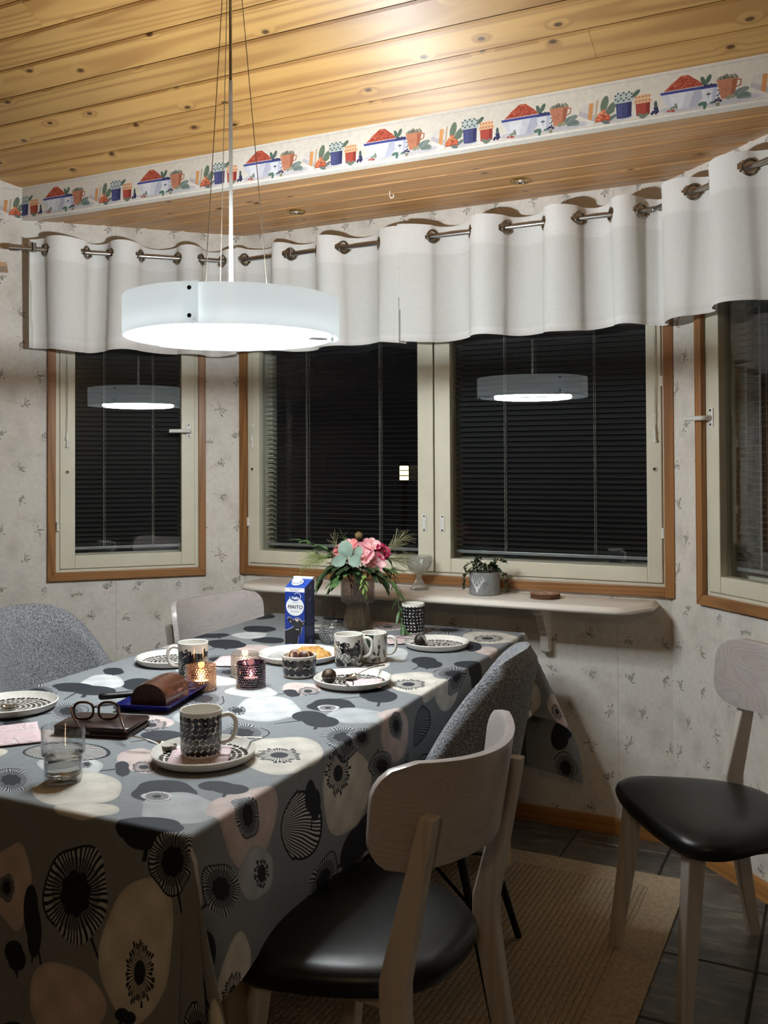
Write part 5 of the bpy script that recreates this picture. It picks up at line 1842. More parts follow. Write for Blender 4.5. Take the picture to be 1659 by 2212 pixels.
M_MILKF = print_mat('milk_front_print', cp_.image('milk_front'), rough=.3, ext='EXTEND')
cs = Paint(.070, .230, 2400, (16, 27, 70))
rr = random.Random(2)
cs.disc(.040, .200, .0095, (120, 130, 170)); cs.disc(.040, .200, .0085, (16, 27, 70)); cs.line(.036, .198, .045, .200, .004, (130, 140, 176))
cs.disc(.036, .158, .0095, (120, 130, 170)); cs.disc(.036, .158, .0085, (16, 27, 70)); cs.line(.032, .156, .041, .158, .004, (130, 140, 176))
for j in range(34):
    y = .142 - j * .0033
    if j in (12, 21, 22): continue
    x = .014
    while x < .058:
        l = rr.uniform(.003, .009)
        cs.line(x, y, min(.058, x + l), y, .0010, (120, 128, 160)); x += l + .0022
for q in range(14):
    cs.line(.034 + q * .0013, .006, .034 + q * .0013, .022, .0006 if q % 3 else .0009, (150, 156, 176))
M_MILKS = print_mat('milk_side_print', cs.image('milk_side'), rough=.3, ext='EXTEND')
M_MILKB = pbr('milk_blue', C(30, 66, 156), .3, var=.03)
M_MILKW = pbr('milk_white', C(238, 238, 240), .3, var=.02)
mk = thing('milk_carton', 'blue one litre milk carton with white cap and black cow', 'carton', (.744, -.772, ZS), math.radians(4))
mk.scale = (1, 1, .935)
hx = .035
V = [(-hx, -hx, 0), (hx, -hx, 0), (hx, hx, 0), (-hx, hx, 0), (-hx, -hx, .200), (hx, -hx, .200), (hx, hx, .230), (-hx, hx, .230)]
g = G(); g.add(V, [(0, 1, 5, 4)], UV=[[(0, 0), (1, 0), (1, 1), (0, 1)]]); g.add(V, [(1, 2, 6, 5), (3, 0, 4, 7)], UV=[[(0, 0), (1, 0), (1, 1), (0, .87)], [(0, 0), (1, 0), (1, .87), (0, 1)]], mi=1)
g.add(V, [(2, 3, 7, 6)], UV=[[(0, 0)] * 4], mi=2); g.add(V, [(4, 5, 6, 7)], UV=[[(0, 0)] * 4], mi=2); g.add(V, [(3, 2, 1, 0)], UV=[[(0, 0)] * 4], mi=2)
g.obj('box', [M_MILKF, M_MILKS, M_MILKB], mk)
g = G(); g.box(-hx, hx, .022, hx + .0005, .2185, .2312); g.obj('top_seam', M_MILKW, mk, bevel=.001)
sl = math.atan2(.03, .07)
Mx = Matrix.Translation((-.004, -.006, .2128)) @ Matrix.Rotation(sl, 4, 'X')
g = G(); g.lathe([(.0195, 0), (.0200, .003), (.0165, .004), (.0165, .0125), (.0150, .0138), (.0001, .0140)], 36, M=Mx); g.obj('cap', M_MILKW, mk, smooth=True)
def lettering(txt, size, mat, parent, loc, rot, shear=0.0, off=0.0, name='lettering'):
    c = bpy.data.curves.new(name, 'FONT'); c.body = txt; c.size = size; c.shear = shear; c.offset = off
    c.align_x = 'CENTER'; c.align_y = 'CENTER'; c.extrude = .00008
    c.materials.append(mat)
    o = link(bpy.data.objects.new(name, c), parent); o.location = loc; o.rotation_euler = rot
    # turn the type into a mesh of its own
    dg = bpy.context.evaluated_depsgraph_get()
    me = bpy.data.meshes.new_from_object(o.evaluated_get(dg))
    n_ = bpy.data.objects.new('printed_word', me); link(n_, parent); n_.location = loc; n_.rotation_euler = rot
    bpy.data.objects.remove(o)
    return n_
M_INK = pbr('black_print', C(24, 24, 30), .4, var=.02)
M_INKW = pbr('white_print', C(240, 240, 244), .4, var=.02)
M_INKG = pbr('grey_print', C(110, 112, 122), .4, var=.02)
ff = -hx - .0002
for dx_, dz_ in ((-.0003, 0), (.0003, 0), (0, .0003)):
    lettering('MAITO', .0172, M_INK, mk, (.001 + dx_, ff - abs(dx_) * .05, .1345 + dz_), (PI / 2, 0, 0), .18)
lettering('Valio', .0135, M_INKW, mk, (.001, ff, .1655), (PI / 2, 0, 0), .22, .00045)
lettering('KEVYT', .0062, M_INKG, mk, (.001, ff, .1505), (PI / 2, 0, 0))
lettering('L\u00c4TTMJ\u00d6LK', .0056, M_INKG, mk, (.001, ff, .1195), (PI / 2, 0, 0))

# ---- blue tray with chocolate cake and knife
tr = thing('serving_tray', 'narrow dark blue ceramic tray under the chocolate cake', 'tray', (.806, -1.522, ZS), math.radians(14))
M_NAVY = pbr('navy_glaze', C(22, 26, 84), .18, coat=.4, var=.05)
def rrect(hx_, hy_, r, z, n=5):
    P = []
    for cx_, cy_, a0 in ((hx_ - r, hy_ - r, 0), (-hx_ + r, hy_ - r, PI / 2), (-hx_ + r, -hy_ + r, PI), (hx_ - r, -hy_ + r, 1.5 * PI)):
        for k in range(n + 1):
            a = a0 + PI / 2 * k / n
            P.append((cx_ + r * math.cos(a), cy_ + r * math.sin(a), z))
    return P
g = G(); g.loft([rrect(.055, .108, .006, 0), rrect(.062, .115, .008, .004), rrect(.071, .124, .010, .017), rrect(.069, .122, .010, .018), rrect(.060, .113, .008, .006), rrect(.02, .05, .008, .0055)])
g.obj('tray', M_NAVY, tr, smooth=True)
ck_ = thing('chocolate_cake', 'half a chocolate roll cake with glossy icing on the blue tray', 'cake', (.826, -1.560, ZS + .0062), math.radians(14))
M_ICE = pbr('chocolate_icing', C(84, 48, 32), .25, var=.22, vscale=40, bmp=.25, bscale=60, coat=.3)
M_SPONGE = pbr('dark_sponge', C(58, 34, 24), .85, var=.3, vscale=160, bmp=.5, bscale=300)
w, h, l = .094, .060, .128
arc = [(w / 2 * math.cos(a) * (1 if 0 < a < PI else 1), h * max(0, math.sin(a)) ** .62) for a in np.linspace(0, PI, 22)]
rings = []
for k in range(13):
    y = -l / 2 + l * k / 12
    s = 1 - .03 * (abs(k - 6) / 6) ** 3
    rings.append([(x * s * (1 + .008 * math.sin(k * 2.2)), y, z * s * (1 + .018 * math.sin(k * 2.6))) for x, z in arc])
g = G(); g.loft(rings); g.obj('icing', M_ICE, ck_, smooth=True)
g = G(); g.prism([(x * .95, z * .95 + .0006) for x, z in arc], -l / 2 - .0012, -l / 2 + .001, axis='y'); g.obj('cut_face', M_SPONGE, ck_)
kn = thing('knife', 'cake knife with black handle resting on the rim of the blue tray', 'knife', (.700, -1.618, ZS + .020), math.radians(46))
g = G(); rgs = []
for x, a, b in ((-.012, .006, .004), (-.008, .0115, .008), (.01, .012, .0085), (.035, .0105, .0075), (.065, .0115, .008), (.085, .009, .006), (.092, .0065, .004)):
    rgs.append([(x, a * math.cos(q), b * math.sin(q)) for q in np.linspace(0, 2 * PI, 12, endpoint=False)])
g.loft(rgs); g.obj('handle', M_BLK, kn, smooth=True)
g = G(); g.prism([(.088, -.008), (.20, -.009), (.225, .004), (.21, .008), (.088, .008)], -.0006, .0006); g.obj('blade', M_STEEL, kn)

# ---- wallet with reading glasses
wa = thing('wallet', 'dark brown leather wallet case lying under the reading glasses', 'wallet', (.850, -1.785, ZS), math.radians(15))
M_LB = pbr('brown_leather', C(46, 27, 22), .30, var=.15, vscale=50, bmp=.15, bscale=200)
for z0_, z1_ in ((0, .009), (.0125, .0205)):
    g = G(); g.loft([rrect(.086, .056, .010, z0_), rrect(.088, .058, .011, z0_ + .002), rrect(.088, .058, .011, z1_ - .002), rrect(.086, .056, .010, z1_)]); g.obj('cover', M_LB, wa, smooth=True)
g = G(); g.box(-.084, .082, -.054, .054, .009, .0125); g.obj('pages', pbr('wallet_lining', C(34, 26, 24), .7), wa)
g = G(); g.box(-.045, -.018, -.0592, -.050, .002, .0185); g.obj('strap', M_LB, wa, bevel=.002)
gl = thing('reading_glasses', 'tortoiseshell reading glasses standing open on the brown wallet', 'glasses', (.838, -1.792, ZS + .0210), math.radians(26))
M_TORT = pbr('tortoiseshell', C(70, 40, 26), .25, var=.45, vscale=90)
M_LENS = thin_glass('spectacle_lens', (.96, .96, .96, 1), 1.3)
for s in (-1, 1):
    ring = [(s * .0275 + .0215 * (abs(math.cos(q)) ** .75) * math.copysign(1, math.cos(q)), .004 * 0, .021 + .0185 * (abs(math.sin(q)) ** .75) * math.copysign(1, math.sin(q))) for q in np.linspace(0, 2 * PI, 36, endpoint=False)]
    g = G(); g.tube(ring, .0028, 8, closed=True); g.obj('rim', M_TORT, gl, smooth=True)
    cx_ = s * .0275
    g = G(); V = [(cx_, .0006, .021)] + [(p[0], .0006, p[2]) for p in ring]; V2 = [(a, -.0006, c) for a, b, c in V]
    g.add(V + V2, [(0, k + 1, (k + 1) % 36 + 1) for k in range(36)] + [(37, 37 + (k + 1) % 36 + 1, 37 + k + 1) for k in range(36)]); g.obj('lens', M_LENS, gl)
    P = spline([(s * .049, 0, .028), (s * .053, -.010, .028), (s * .050 + .02, -.055, .019), (s * .044 + .045, -.092, .0028), (s * .040 + .058, -.108, .0022)], 6)
    g = G(); g.tube(P, .0026, 8); g.obj('temple', M_TORT, gl, smooth=True)
g = G(); g.tube(spline([(-.008, 0, .026), (0, 0, .029), (.008, 0, .026)], 5), .0019, 8); g.obj('bridge', M_TORT, gl, smooth=True)

# ---- glass of water
wg = thing('water_glass', 'clear stackable glass half full of water on the near left of the cloth', 'glass', (1.020, -2.072, ZS))
mg, nt, b = newmat('tumbler_glass'); b.inputs['Base Color'].default_value = (.97, .98, .98, 1); b.inputs['Transmission Weight'].default_value = 1; b.inputs['Roughness'].default_value = 0; b.inputs['IOR'].default_value = 1.45
mw, nt, b = newmat('water'); b.inputs['Base Color'].default_value = (.98, .99, .99, 1); b.inputs['Transmission Weight'].default_value = 1; b.inputs['Roughness'].default_value = 0; b.inputs['IOR'].default_value = 1.33
g = G(); g.lathe([(.0001, 0), (.031, 0), (.0335, .003), (.0345, .008), (.0345, .044), (.0362, .049), (.0392, .052), (.0392, .099), (.0385, .1002), (.0376, .099), (.0376, .053), (.0350, .050), (.0328, .045), (.0325, .012), (.028, .008), (.0001, .008)], 64); g.obj('glass', M_CLEAR, wg, smooth=True)
g = G(); g.lathe([(.0001, .0085), (.0275, .0085), (.0320, .012), (.0322, .045), (.0335, .0475), (.0345, .0490), (.0001, .0490)], 64); g.obj('water', mw, wg, smooth=True)

# ---- napkins
np_ = Paint(.165, .165, 1500, (222, 198, 200))
rr = random.Random(12)
for q in range(16):
    x, y = rr.uniform(.0, .165), rr.uniform(0, .165); a = rr.uniform(0, 6.28)
    for k in range(9):
        x2, y2 = x + .009 * math.cos(a), y + .009 * math.sin(a)
        np_.line(x, y, x2, y2, .0007, (96, 70, 78))
        b_ = a + rr.choice((-1, 1)) * .8
        np_.disc(x + .007 * math.cos(b_), y + .007 * math.sin(b_), .0052, (232, 222, 222), .0030, b_)
        np_.line(x, y, x + .009 * math.cos(b_), y + .009 * math.sin(b_), .0005, (110, 84, 92))
        x, y = x2, y2; a += rr.uniform(-.6, .6)
M_NAP = print_mat('blossom_napkin', np_.image('napkin_print'), rough=.9, spec=.1, ext='EXTEND')
def napkin(label, x, y, z, rz, s=.165, wd=1.0, tuck=0):
    g = G()
    n = 12
    rows, uvs = [], []
    for i in range(n + 1):
        r_, u_ = [], []
        for j in range(n + 1):
            a, b = i / n - .5, j / n - .5
            r_.append((a * s * wd, b * s, .0012 + .0014 * math.sin(a * 9 + 1) * math.sin(b * 7) + .0015))
            u_.append((.5 + a, .5 + b))
        rows.append(r_); uvs.append(u_)
    g.sheet(rows, UV=uvs)
    k = len(g.v)
    o = g.obj('napkin', M_NAP, smooth=True)
    md = o.modifiers.new('thick', 'SOLIDIFY'); md.thickness = .0012; md.offset = -1
    o.location = (x, y, z); o.rotation_euler = (0, 0, math.radians(rz))
    return tag(o, label, 'napkin', 'pink printed napkins')
napkin('pink blossom napkin between the near plate and its mug', 1.175, -1.865, ZS + .0046, 30, .118)
napkin('pink blossom napkin on the mid table plate beside the strainer', 1.186, -1.186, ZS + .0050, 24, .098)
napkin('pink blossom napkin under the dotted tumbler', 1.020, -.560, ZS, 35, .135)
napkin('pink blossom napkin by the left edge in front of the cut-off plate', .690, -1.925, ZS, 50, .165)
napkin('pink blossom napkin beside the clear candle holder', .715, -1.075, ZS, 20, .135)

# ---- spoons and tea strainers
def spoon(label, x, y, z, rz, tilt=0.0, l=.135):
    t = thing('teaspoon', label, 'spoon', (x, y, z), math.radians(rz), 'steel teaspoons')
    t.rotation_euler = (0, math.radians(tilt), math.radians(rz))
    rows = []
    for i in range(9):
        f = i / 8
        wv = .0135 * math.sqrt(max(0, 1 - (2 * f - 1) ** 2)) + .0012
        rows.append([(f * .042, wv * q, .0055 * (q * q + .9 * (2 * f - 1) ** 2) - .0030) for q in (-1, -.5, 0, .5, 1)])
    g = G(); g.sheet(rows); o = g.obj('bowl', M_CHROME, t, smooth=True); md = o.modifiers.new('thick', 'SOLIDIFY'); md.thickness = .0012
    g = G(); P = spline([(.040, 0, .001), (.065, 0, .006), (.10, 0, .007), (l, 0, .003)], 5)
    n_ = len(P); g.tube(P, [.0022 + .0026 * (i / n_) ** 3 for i in range(n_)], 8, flat=.45); g.obj('handle', M_CHROME, t, smooth=True)
    return t
spoon('teaspoon with its handle over the right rim of the near plate', 1.130, -1.815, ZS + .0115, 22, -5)
spoon('teaspoon lying on the cut-off dotted plate at the left edge', .560, -1.752, ZS + .0090, 205)
spoon('teaspoon on the mid table plate between strainer and napkin', 1.128, -1.185, ZS + .0110, 62, -8)
spoon('bright teaspoon left of the dotted mug on the near plate', 1.105, -1.850, ZS + .0100, 190, -5, .11)
M_MESH = pbr('dark_steel_mesh', C(74, 62, 50), .35, metal=.8, var=.3, vscale=300, bmp=.4, bscale=900)
def strainer(label, x, y, z, rz, tilt, lid):
    t = thing('tea_strainer', label, 'tea strainer', (x, y, z), 0, 'round tea strainers')
    t.rotation_euler = (math.radians(tilt), 0, math.radians(rz))
    g = G(); g.lathe([(.0001, -.020), (.009, -.018), (.0165, -.011), (.0195, 0)], 24); g.obj('lower_half', pbr('wet_tea', C(30, 22, 18), .5, var=.3, vscale=200), t, smooth=True)
    g = G(); g.lathe([(.0195, .001), (.0170, .011), (.009, .018), (.0001, .020)], 24); g.obj('upper_half', M_MESH if lid else thin_glass('fine_mesh', (.62, .62, .62, 1), 3.0, .25), t, smooth=True)
    g = G(); g.tube([(.0198 * math.cos(a), .0198 * math.sin(a), 0) for a in np.linspace(0, 2 * PI, 28, endpoint=False)], .0012, 6, closed=True); g.obj('hoop', M_CHROME, t, smooth=True)
    g = G()
    for s in (-1, 1):
        g.tube(spline([(.019, s * .004, 0), (.050, s * .006, .002), (.085, s * .003, -.004), (.100, s * .001, -.008)], 5), .0011, 6)
    g.obj('tongs', M_CHROME, t, smooth=True)
    return t
strainer('closed tea strainer ball with bronze mesh on the mid table plate', 1.105, -1.222, ZS + .0262, -30, 0, True)
strainer('tilted see-through tea strainer ball on the far plate', 1.118, -.662, ZS + .0262, 160, 55, False)
rng_ = G(); rng_.tube([(.011 * math.cos(a), .011 * math.sin(a), 0) for a in np.linspace(0, 2 * PI, 24, endpoint=False)], .0013, 6, closed=True)
o = rng_.obj('key_ring', M_BLK, smooth=True); o.location = (1.178, -1.248, ZS + .0200); o.rotation_euler = (math.radians(80), 0, .5)
tag(o, 'small dark metal ring standing on the napkin of the mid table plate', 'ring')
g = G()
rr = random.Random(3)
for q in range(34):
    a, r = rr.uniform(0, 6.28), .05 * math.sqrt(rr.random())
    g.ball((1.165 + r * math.cos(a), -.625 + r * .8 * math.sin(a), ZS + .0052), rr.uniform(.0012, .0035), 6, 4)
tag(g.obj('cake_crumbs', M_CHOC), 'dark cake crumbs scattered on the far dotted plate', 'crumbs', kind='stuff')

# ================================================================== THINGS ON THE SHELF
t = thing('goblet', 'clear pressed-glass goblet on the window shelf', 'goblet', (.856, -.080, ZSH))
n = 48
def flute(prof, n, k, amp):
    g = G(); V, F = [], []
    for r, z, a in prof:
        for i in range(n):
            q = 2 * PI * i / n
            rr_ = r * (1 + amp * a * math.cos(k * q))
            V.append((rr_ * math.cos(q), rr_ * math.sin(q), z))
    for i in range(len(prof) - 1):
        for j in range(n):
            F.append((i * n + j, i * n + (j + 1) % n, (i + 1) * n + (j + 1) % n, (i + 1) * n + j))
    return g.add(V, F)
M_GOB = thin_glass('pressed_glass', (.92, .93, .92, 1), 2.4, .03, milk=(C(236, 236, 232), .20))
flute([(.0001, 0, 0), (.037, 0, 0), (.0365, .004, .3), (.022, .020, 1), (.012, .036, 1), (.0085, .048, .5), (.0105, .054, .5), (.014, .060, 1)], 140, 20, .08).obj('foot', M_GOB, t, smooth=True)
flute([(.014, .060, 1), (.033, .072, 1), (.0430, .090, 1), (.0465, .105, 1), (.0490, .112, .3), (.0500, .128, .3), (.0485, .128, .3), (.047, .112, .3), (.0445, .104, 0), (.041, .090, 0), (.030, .074, 0), (.0001, .066, 0)], 168, 24, .06).obj('bowl', M_GOB, t, smooth=True)

po = thing('plant_pot', 'grey concrete pot with a white stag head on the window shelf', 'pot', (1.128, -.100, ZSH))
ip = Paint(.36, .090, 2200, (142, 144, 144), wrap=True)
rr = random.Random(4)
for q in range(60):
    ip.disc(rr.uniform(0, .36), rr.uniform(0, .09), rr.uniform(.004, .012), rr.choice([(136, 138, 138), (148, 150, 150), (130, 132, 133)]), soft=14)
AW = (236, 236, 234)
ax = .18
def ant(pts, w0, w1):
    S_ = spline([(ax + x, y, 0) for x, y in pts], 6)
    for i in range(len(S_) - 1):
        f = i / (len(S_) - 1)
        ip.line(S_[i].x, S_[i].y, S_[i + 1].x, S_[i + 1].y, w0 + (w1 - w0) * f, AW)
for s in (-1, 1):
    ant([(s * .003, .032), (s * .010, .036), (s * .019, .046), (s * .022, .060), (s * .020, .071)], .0036, .0012)
    ant([(s * .011, .037), (s * .007, .043), (s * .004, .050), (s * .0045, .054)], .0026, .0010)
    ant([(s * .018, .044), (s * .014, .054), (s * .012, .064)], .0024, .0010)
    ant([(s * .021, .052), (s * .027, .060), (s * .027, .068)], .0022, .0009)
    ant([(s * .020, .049), (s * .029, .054), (s * .033, .061)], .0020, .0009)
    ip.poly([(ax + s * .004, .029), (ax + s * .013, .034), (ax + s * .014, .031), (ax + s * .005, .025)], AW)
ip.poly([(ax - .0065, .031), (ax + .0065, .031), (ax + .005, .018), (ax + .003, .012), (ax - .003, .012), (ax - .005, .018)], AW)
M_POT = print_mat('concrete_with_stag', ip.image('stag_print'), 1, 1 / .090, rough=.85, spec=.2, bmp=.15, bscale=180)
acam = math.atan2(CAM_LOC[1] + .10, CAM_LOC[0] - 1.128)
po.rotation_euler = (0, 0, acam - PI - math.radians(30))
g = G(); g.lathe([(.050, 0), (.054, .002), (.0555, .006), (.0565, .082)], 60); g.obj('body', M_POT, po, smooth=True)
g = G(); g.lathe([(.0565, .082), (.0555, .0838), (.052, .083), (.050, .072), (.0001, .072)], 60); g.obj('rim', pbr('concrete', C(142, 144, 144), .85, bmp=.15), po, smooth=True)
g = G(); g.lathe([(.0001, .0765), (.049, .0745)], 24); g.obj('soil', pbr('soil', C(44, 34, 26), .95, bmp=.6, bscale=150), po)

M_LEAFD = pbr('dark_green_leaf', C(52, 70, 42), .42, var=.25, vscale=40)
M_LEAFG = pbr('green_leaf', C(74, 108, 60), .42, var=.22, vscale=40)
M_LEAFM = pbr('bluish_green_leaf', C(150, 172, 156), .5, var=.10, vscale=40)
M_LEAFL = pbr('light_green_leaf', C(150, 182, 96), .45, var=.15, vscale=40)
M_STEM = pbr('green_stem', C(74, 92, 52), .5, var=.15)
M_STEMB = pbr('brown_stem', C(74, 62, 44), .6, var=.15)
def blade(g, path_, wmax, fold=.25, up=Vector((0, 0, 1)), prof=None, mi=0):
    """a leaf: a strip that widens and narrows along a path"""
    N_ = len(path_); rows = []
    for i, p in enumerate(path_):
        f = i / (N_ - 1)
        w_ = wmax * (prof(f) if prof else math.sin(PI * min(1, f * .93 + .05)) ** .8)
        t_ = (path_[min(i + 1, N_ - 1)] - path_[max(0, i - 1)]).normalized()
        sd = t_.cross(up)
        if sd.length < 1e-4: sd = t_.orthogonal()
        sd.normalize(); nn = sd.cross(t_)
        rows.append([tuple(p - sd * w_ + nn * w_ * fold), tuple(p - sd * w_ * .5 + nn * w_ * fold * .3), tuple(p), tuple(p + sd * w_ * .5 + nn * w_ * fold * .3), tuple(p + sd * w_ + nn * w_ * fold)])
    g.sheet(rows, mi=mi)
pl = thing('trailing_plant', 'dark green trailing plant growing in the grey stag pot', 'plant', (1.128, -.100, ZSH + .074))
rr = random.Random(17)
er, ef = Vector((.90, .44, 0)), Vector((.44, -.90, 0))
stems = []
for a, out_, h, dr in ((-1.0, .075, .03, -.055), (-.75, .085, .02, -.040), (-.5, .06, .045, .02), (-.2, .025, .060, .055), (.1, .02, .030, .03), (.35, .05, .035, .045), (.75, .075, .05, .045), (.95, .07, .02, -.055), (1.0, .085, .015, -.068), (-1.1, .07, .04, .012), (.55, .03, .03, .025), (-.35, .03, .035, .03), (0, .04, .03, .015), (.2, .045, .03, .01)):
    dv_ = (er * a + ef * rr.uniform(-.2, .55)).normalized() if abs(a) > .15 else ef
    stems.append([Vector((0, 0, 0)) + dv_ * .02, dv_ * (out_ * .5) + Vector((0, 0, h)), dv_ * out_ + Vector((0, 0, h * .6 + dr * .35)), dv_ * (out_ * 1.05) + Vector((0, 0, dr))])
for P in stems:
    S_ = spline(P, 6)
    e = link(bpy.data.objects.new('stem', None), pl)
    g = G(); g.tube(S_, .0011, 6); g.obj('stalk', M_STEMB, e)
    g = G()
    for i in range(3, len(S_)):
        for s in (-1, 1):
            d = Vector((rr.uniform(-1, 1), rr.uniform(-1, 1), rr.uniform(-.2, .9))).normalized()
            l = rr.uniform(.011, .017)
            blade(g, [S_[i] + d * (l * q / 5) + Vector((0, 0, -.002 * (q / 5) ** 2)) for q in range(6)], l * .30, .2)
    g.obj('leaves', M_LEAFD, e, smooth=True)

M_CORK = pbr('cork_disc', C(170, 128, 100), .8, var=.25, vscale=60, bmp=.3, bscale=200)
M_BARK = pbr('bark_rim', C(110, 72, 52), .8, var=.3, vscale=120, bmp=.4)
for k, (dz, dx, lab) in enumerate(((0, 0, 'round wooden coaster at the bottom of the small stack on the shelf'), (.0065, .001, 'round wooden coaster in the middle of the small stack on the shelf'), (.0130, -.001, 'round patterned coaster on top of the small stack on the shelf'))):
    t = thing('coaster', lab, 'coaster', (1.358 + dx, -.105, ZSH + dz), k * .7, 'stacked coasters')
    g = G(); g.lathe([(.0001, .0058), (.046, .0058), (.0515, .005)], 40); g.obj('face', M_CORK, t, smooth=True)
    g = G(); g.lathe([(.0515, .005), (.0530, .0035), (.0530, .0020), (.0515, .0002), (.0001, 0)], 40); g.obj('edge', M_BARK, t, smooth=True)
    if k == 2:
        g = G()
        for q in range(9):
            a = q * 2.4; r = .010 + .0035 * q
            g.lathe([(.0001, .0064), (.006 + .001 * (q % 3), .0062), (.0075 + .001 * (q % 3), .0056)], 10, M=Matrix.Translation((r * math.cos(a), r * math.sin(a), 0)))
        g.obj('relief', pbr('pale_relief', C(196, 166, 140), .8), t, smooth=True)

# ================================================================== VASE AND BOUQUET
VX, VY = .780, -.440
va = thing('vase', 'smoky ribbed glass vase with narrow waist holding the bouquet', 'vase', (VX, VY, ZS))
M_VASE = thin_glass('smoky_glass', (.90, .86, .84, 1), 1.8, .02, milk=(C(158, 134, 126), .17))
M_VASEF = thin_glass('smoky_glass_foot', (.94, .91, .86, 1), 1.6, .02, milk=(C(156, 138, 108), .16))
pf = [(.0001, 0, 0), (.052, 0, 0), (.0525, .004, .5), (.048, .030, 1), (.041, .065, 1), (.036, .088, 1), (.035, .092, .3)]
flute(pf, 180, 36, .026).obj('foot', M_VASEF, va, smooth=True)
pt = [(.035, .092, .3), (.052, .096, .6), (.0575, .101, 1), (.0580, .112, 1), (.0580, .145, 1), (.0580, .180, 1), (.0565, .182, .5), (.0550, .180, 0), (.0550, .104, 0), (.050, .099, 0), (.033, .095, 0), (.031, .090, 0), (.046, .012, 0), (.0001, .008, 0)]
flute(pt, 180, 36, .022).obj('bowl', M_VASE, va, smooth=True)
mwv = thin_glass('vase_water', (.95, .93, .88, 1), .6)
g = G(); g.lathe([(.0001, .009), (.045, .013), (.031, .089), (.033, .096), (.052, .105), (.0535, .135), (.0001, .135)], 48); g.obj('water', mwv, va, smooth=True)

er = Vector((.8895, .4569, 0)); ef = Vector((.4569, -.8895, 0)); ez = Vector((0, 0, 1))   # across, towards the viewer, up
base = Vector((VX, VY, 0))
def BP(px, py, fwd=0.0):
    """a point of the bouquet: metres across / height / towards the room"""
    return base + er * px + ef * fwd + ez * py
def petal_mat(name, c0, c1, streak):
    m, nt, b = newmat(name)
    co = objco(nt)
    n1 = noise(nt, co, 60, 3)
    c = ramp(nt, n1, [(.3, c0), (.7, c1)])
    if streak:
        mp = N(nt, 'Mapping'); mp.inputs['Scale'].default_value = (260, 260, 90); L(nt, co, mp.inputs[0])
        n2 = noise(nt, mp.outputs[0], 1.0, 1)
        c = mixc(nt, c, C(110, 44, 50), ramp(nt, n2, [(.66, (0, 0, 0, 1)), (.72, (1, 1, 1, 1))]))
    L(nt, c, b.inputs['Base Color']); b.inputs['Roughness'].default_value = .55
    b.inputs['Subsurface Weight'].default_value = .0
    return m
M_PINK = petal_mat('pink_petal', C(228, 150, 160), C(246, 192, 196), False)
M_PINKS = petal_mat('streaked_pink_petal', C(232, 160, 164), C(250, 210, 206), True)
M_SALM = petal_mat('salmon_petal', C(216, 118, 120), C(240, 166, 158), False)
M_CARN = petal_mat('crimson_petal', C(150, 26, 66), C(206, 54, 98), False)
stemroot = [BP(.012 * math.cos(k * 2.4), ZS + .012, .012 * math.sin(k * 2.4)) for k in range(40)]
SI = [0]
def stalk(t, tip, r=.0016, mat=None):
    k = SI[0]; SI[0] += 1
    a = k * 2.4
    bot = BP(.034 * math.cos(a), ZS + .014, .034 * math.sin(a))
    d = (tip - BP(0, tip.z)); d.z = 0
    if d.length > .03: d = d.normalized() * .03
    neck = BP(0, ZS + .094) + (Vector((math.cos(a), math.sin(a), 0)) * .022)
    lip = BP(0, ZS + .175) + d * 1.0
    g = G(); g.tube(spline([bot, neck, lip, tip], 7), r, 6); g.obj('stem', mat or M_STEM, t, smooth=True)
def alstro(px, py, fw, lab, face, size, mats):
    c = BP(px, py, fw)
    t = thing('alstroemeria', lab, 'flower', (0, 0, 0), 0, 'bouquet blossoms')
    stalk(t, c - face * size * .8)
    z = face.normalized(); x = z.orthogonal().normalized(); y = z.cross(x)
    for k in range(6):
        a = k * PI / 3 + .2
        d = x * math.cos(a) + y * math.sin(a)
        g = G()
        inner = k % 2
        l = size * (1.05 if inner else 1.0)
        P = []
        for q in range(8):
            f = q / 7
            P.append(c - z * size * .75 + d * (l * (.12 + .88 * math.sin(f * PI / 2 * .95))) * (.95 if f else .1) + z * (size * (1.15 * f - .42 * f * f)))
        wid = size * (.34 if inner else .52)
        blade(g, P, wid, .28, z, prof=lambda f: (math.sin(PI * min(1, .10 + f * .84)) ** .55) * (1.0 if f < .94 else .62))
        g.obj('petal', mats[1] if inner else mats[0], t, smooth=True)
    g = G()
    for k in range(6):
        a = k * 1.05
        g.tube([c - z * size * .5, c + z * size * .3 + (x * math.cos(a) + y * math.sin(a)) * size * .16], .0006, 5)
        e = c + z * size * .32 + (x * math.cos(a) + y * math.sin(a)) * size * .16
        g.ball(tuple(e), .0016, 6, 4)
    g.obj('stamens', M_SALM, t)
    return t
up_ = lambda a, b, c: (er * a + ef * b + ez * c).normalized()
alstro(.018, 1.010, .055, 'open pale pink lily blossom at the front middle of the bouquet', up_(.05, .85, .45), .044, (M_PINK, M_PINKS))
alstro(.062, .975, .050, 'lower pink lily blossom at the right front of the bouquet', up_(.35, .85, .05), .042, (M_PINK, M_PINKS))
alstro(.050, 1.038, .020, 'upper pink lily blossom behind the open one', up_(.2, .5, .8), .036, (M_PINK, M_PINKS))
alstro(-.030, 1.034, .025, 'salmon pink lily blossom at the top left of the bouquet', up_(-.3, .55, .8), .036, (M_SALM, M_PINKS))
alstro(-.072, .995, .040, 'drooping salmon lily blossom at the left side of the bouquet', up_(-.75, .6, .1), .036, (M_SALM, M_SALM))
alstro(-.062, 1.025, .005, 'half hidden salmon lily blossom at the left back of the bouquet', up_(-.5, .2, .8), .030, (M_SALM, M_PINKS))
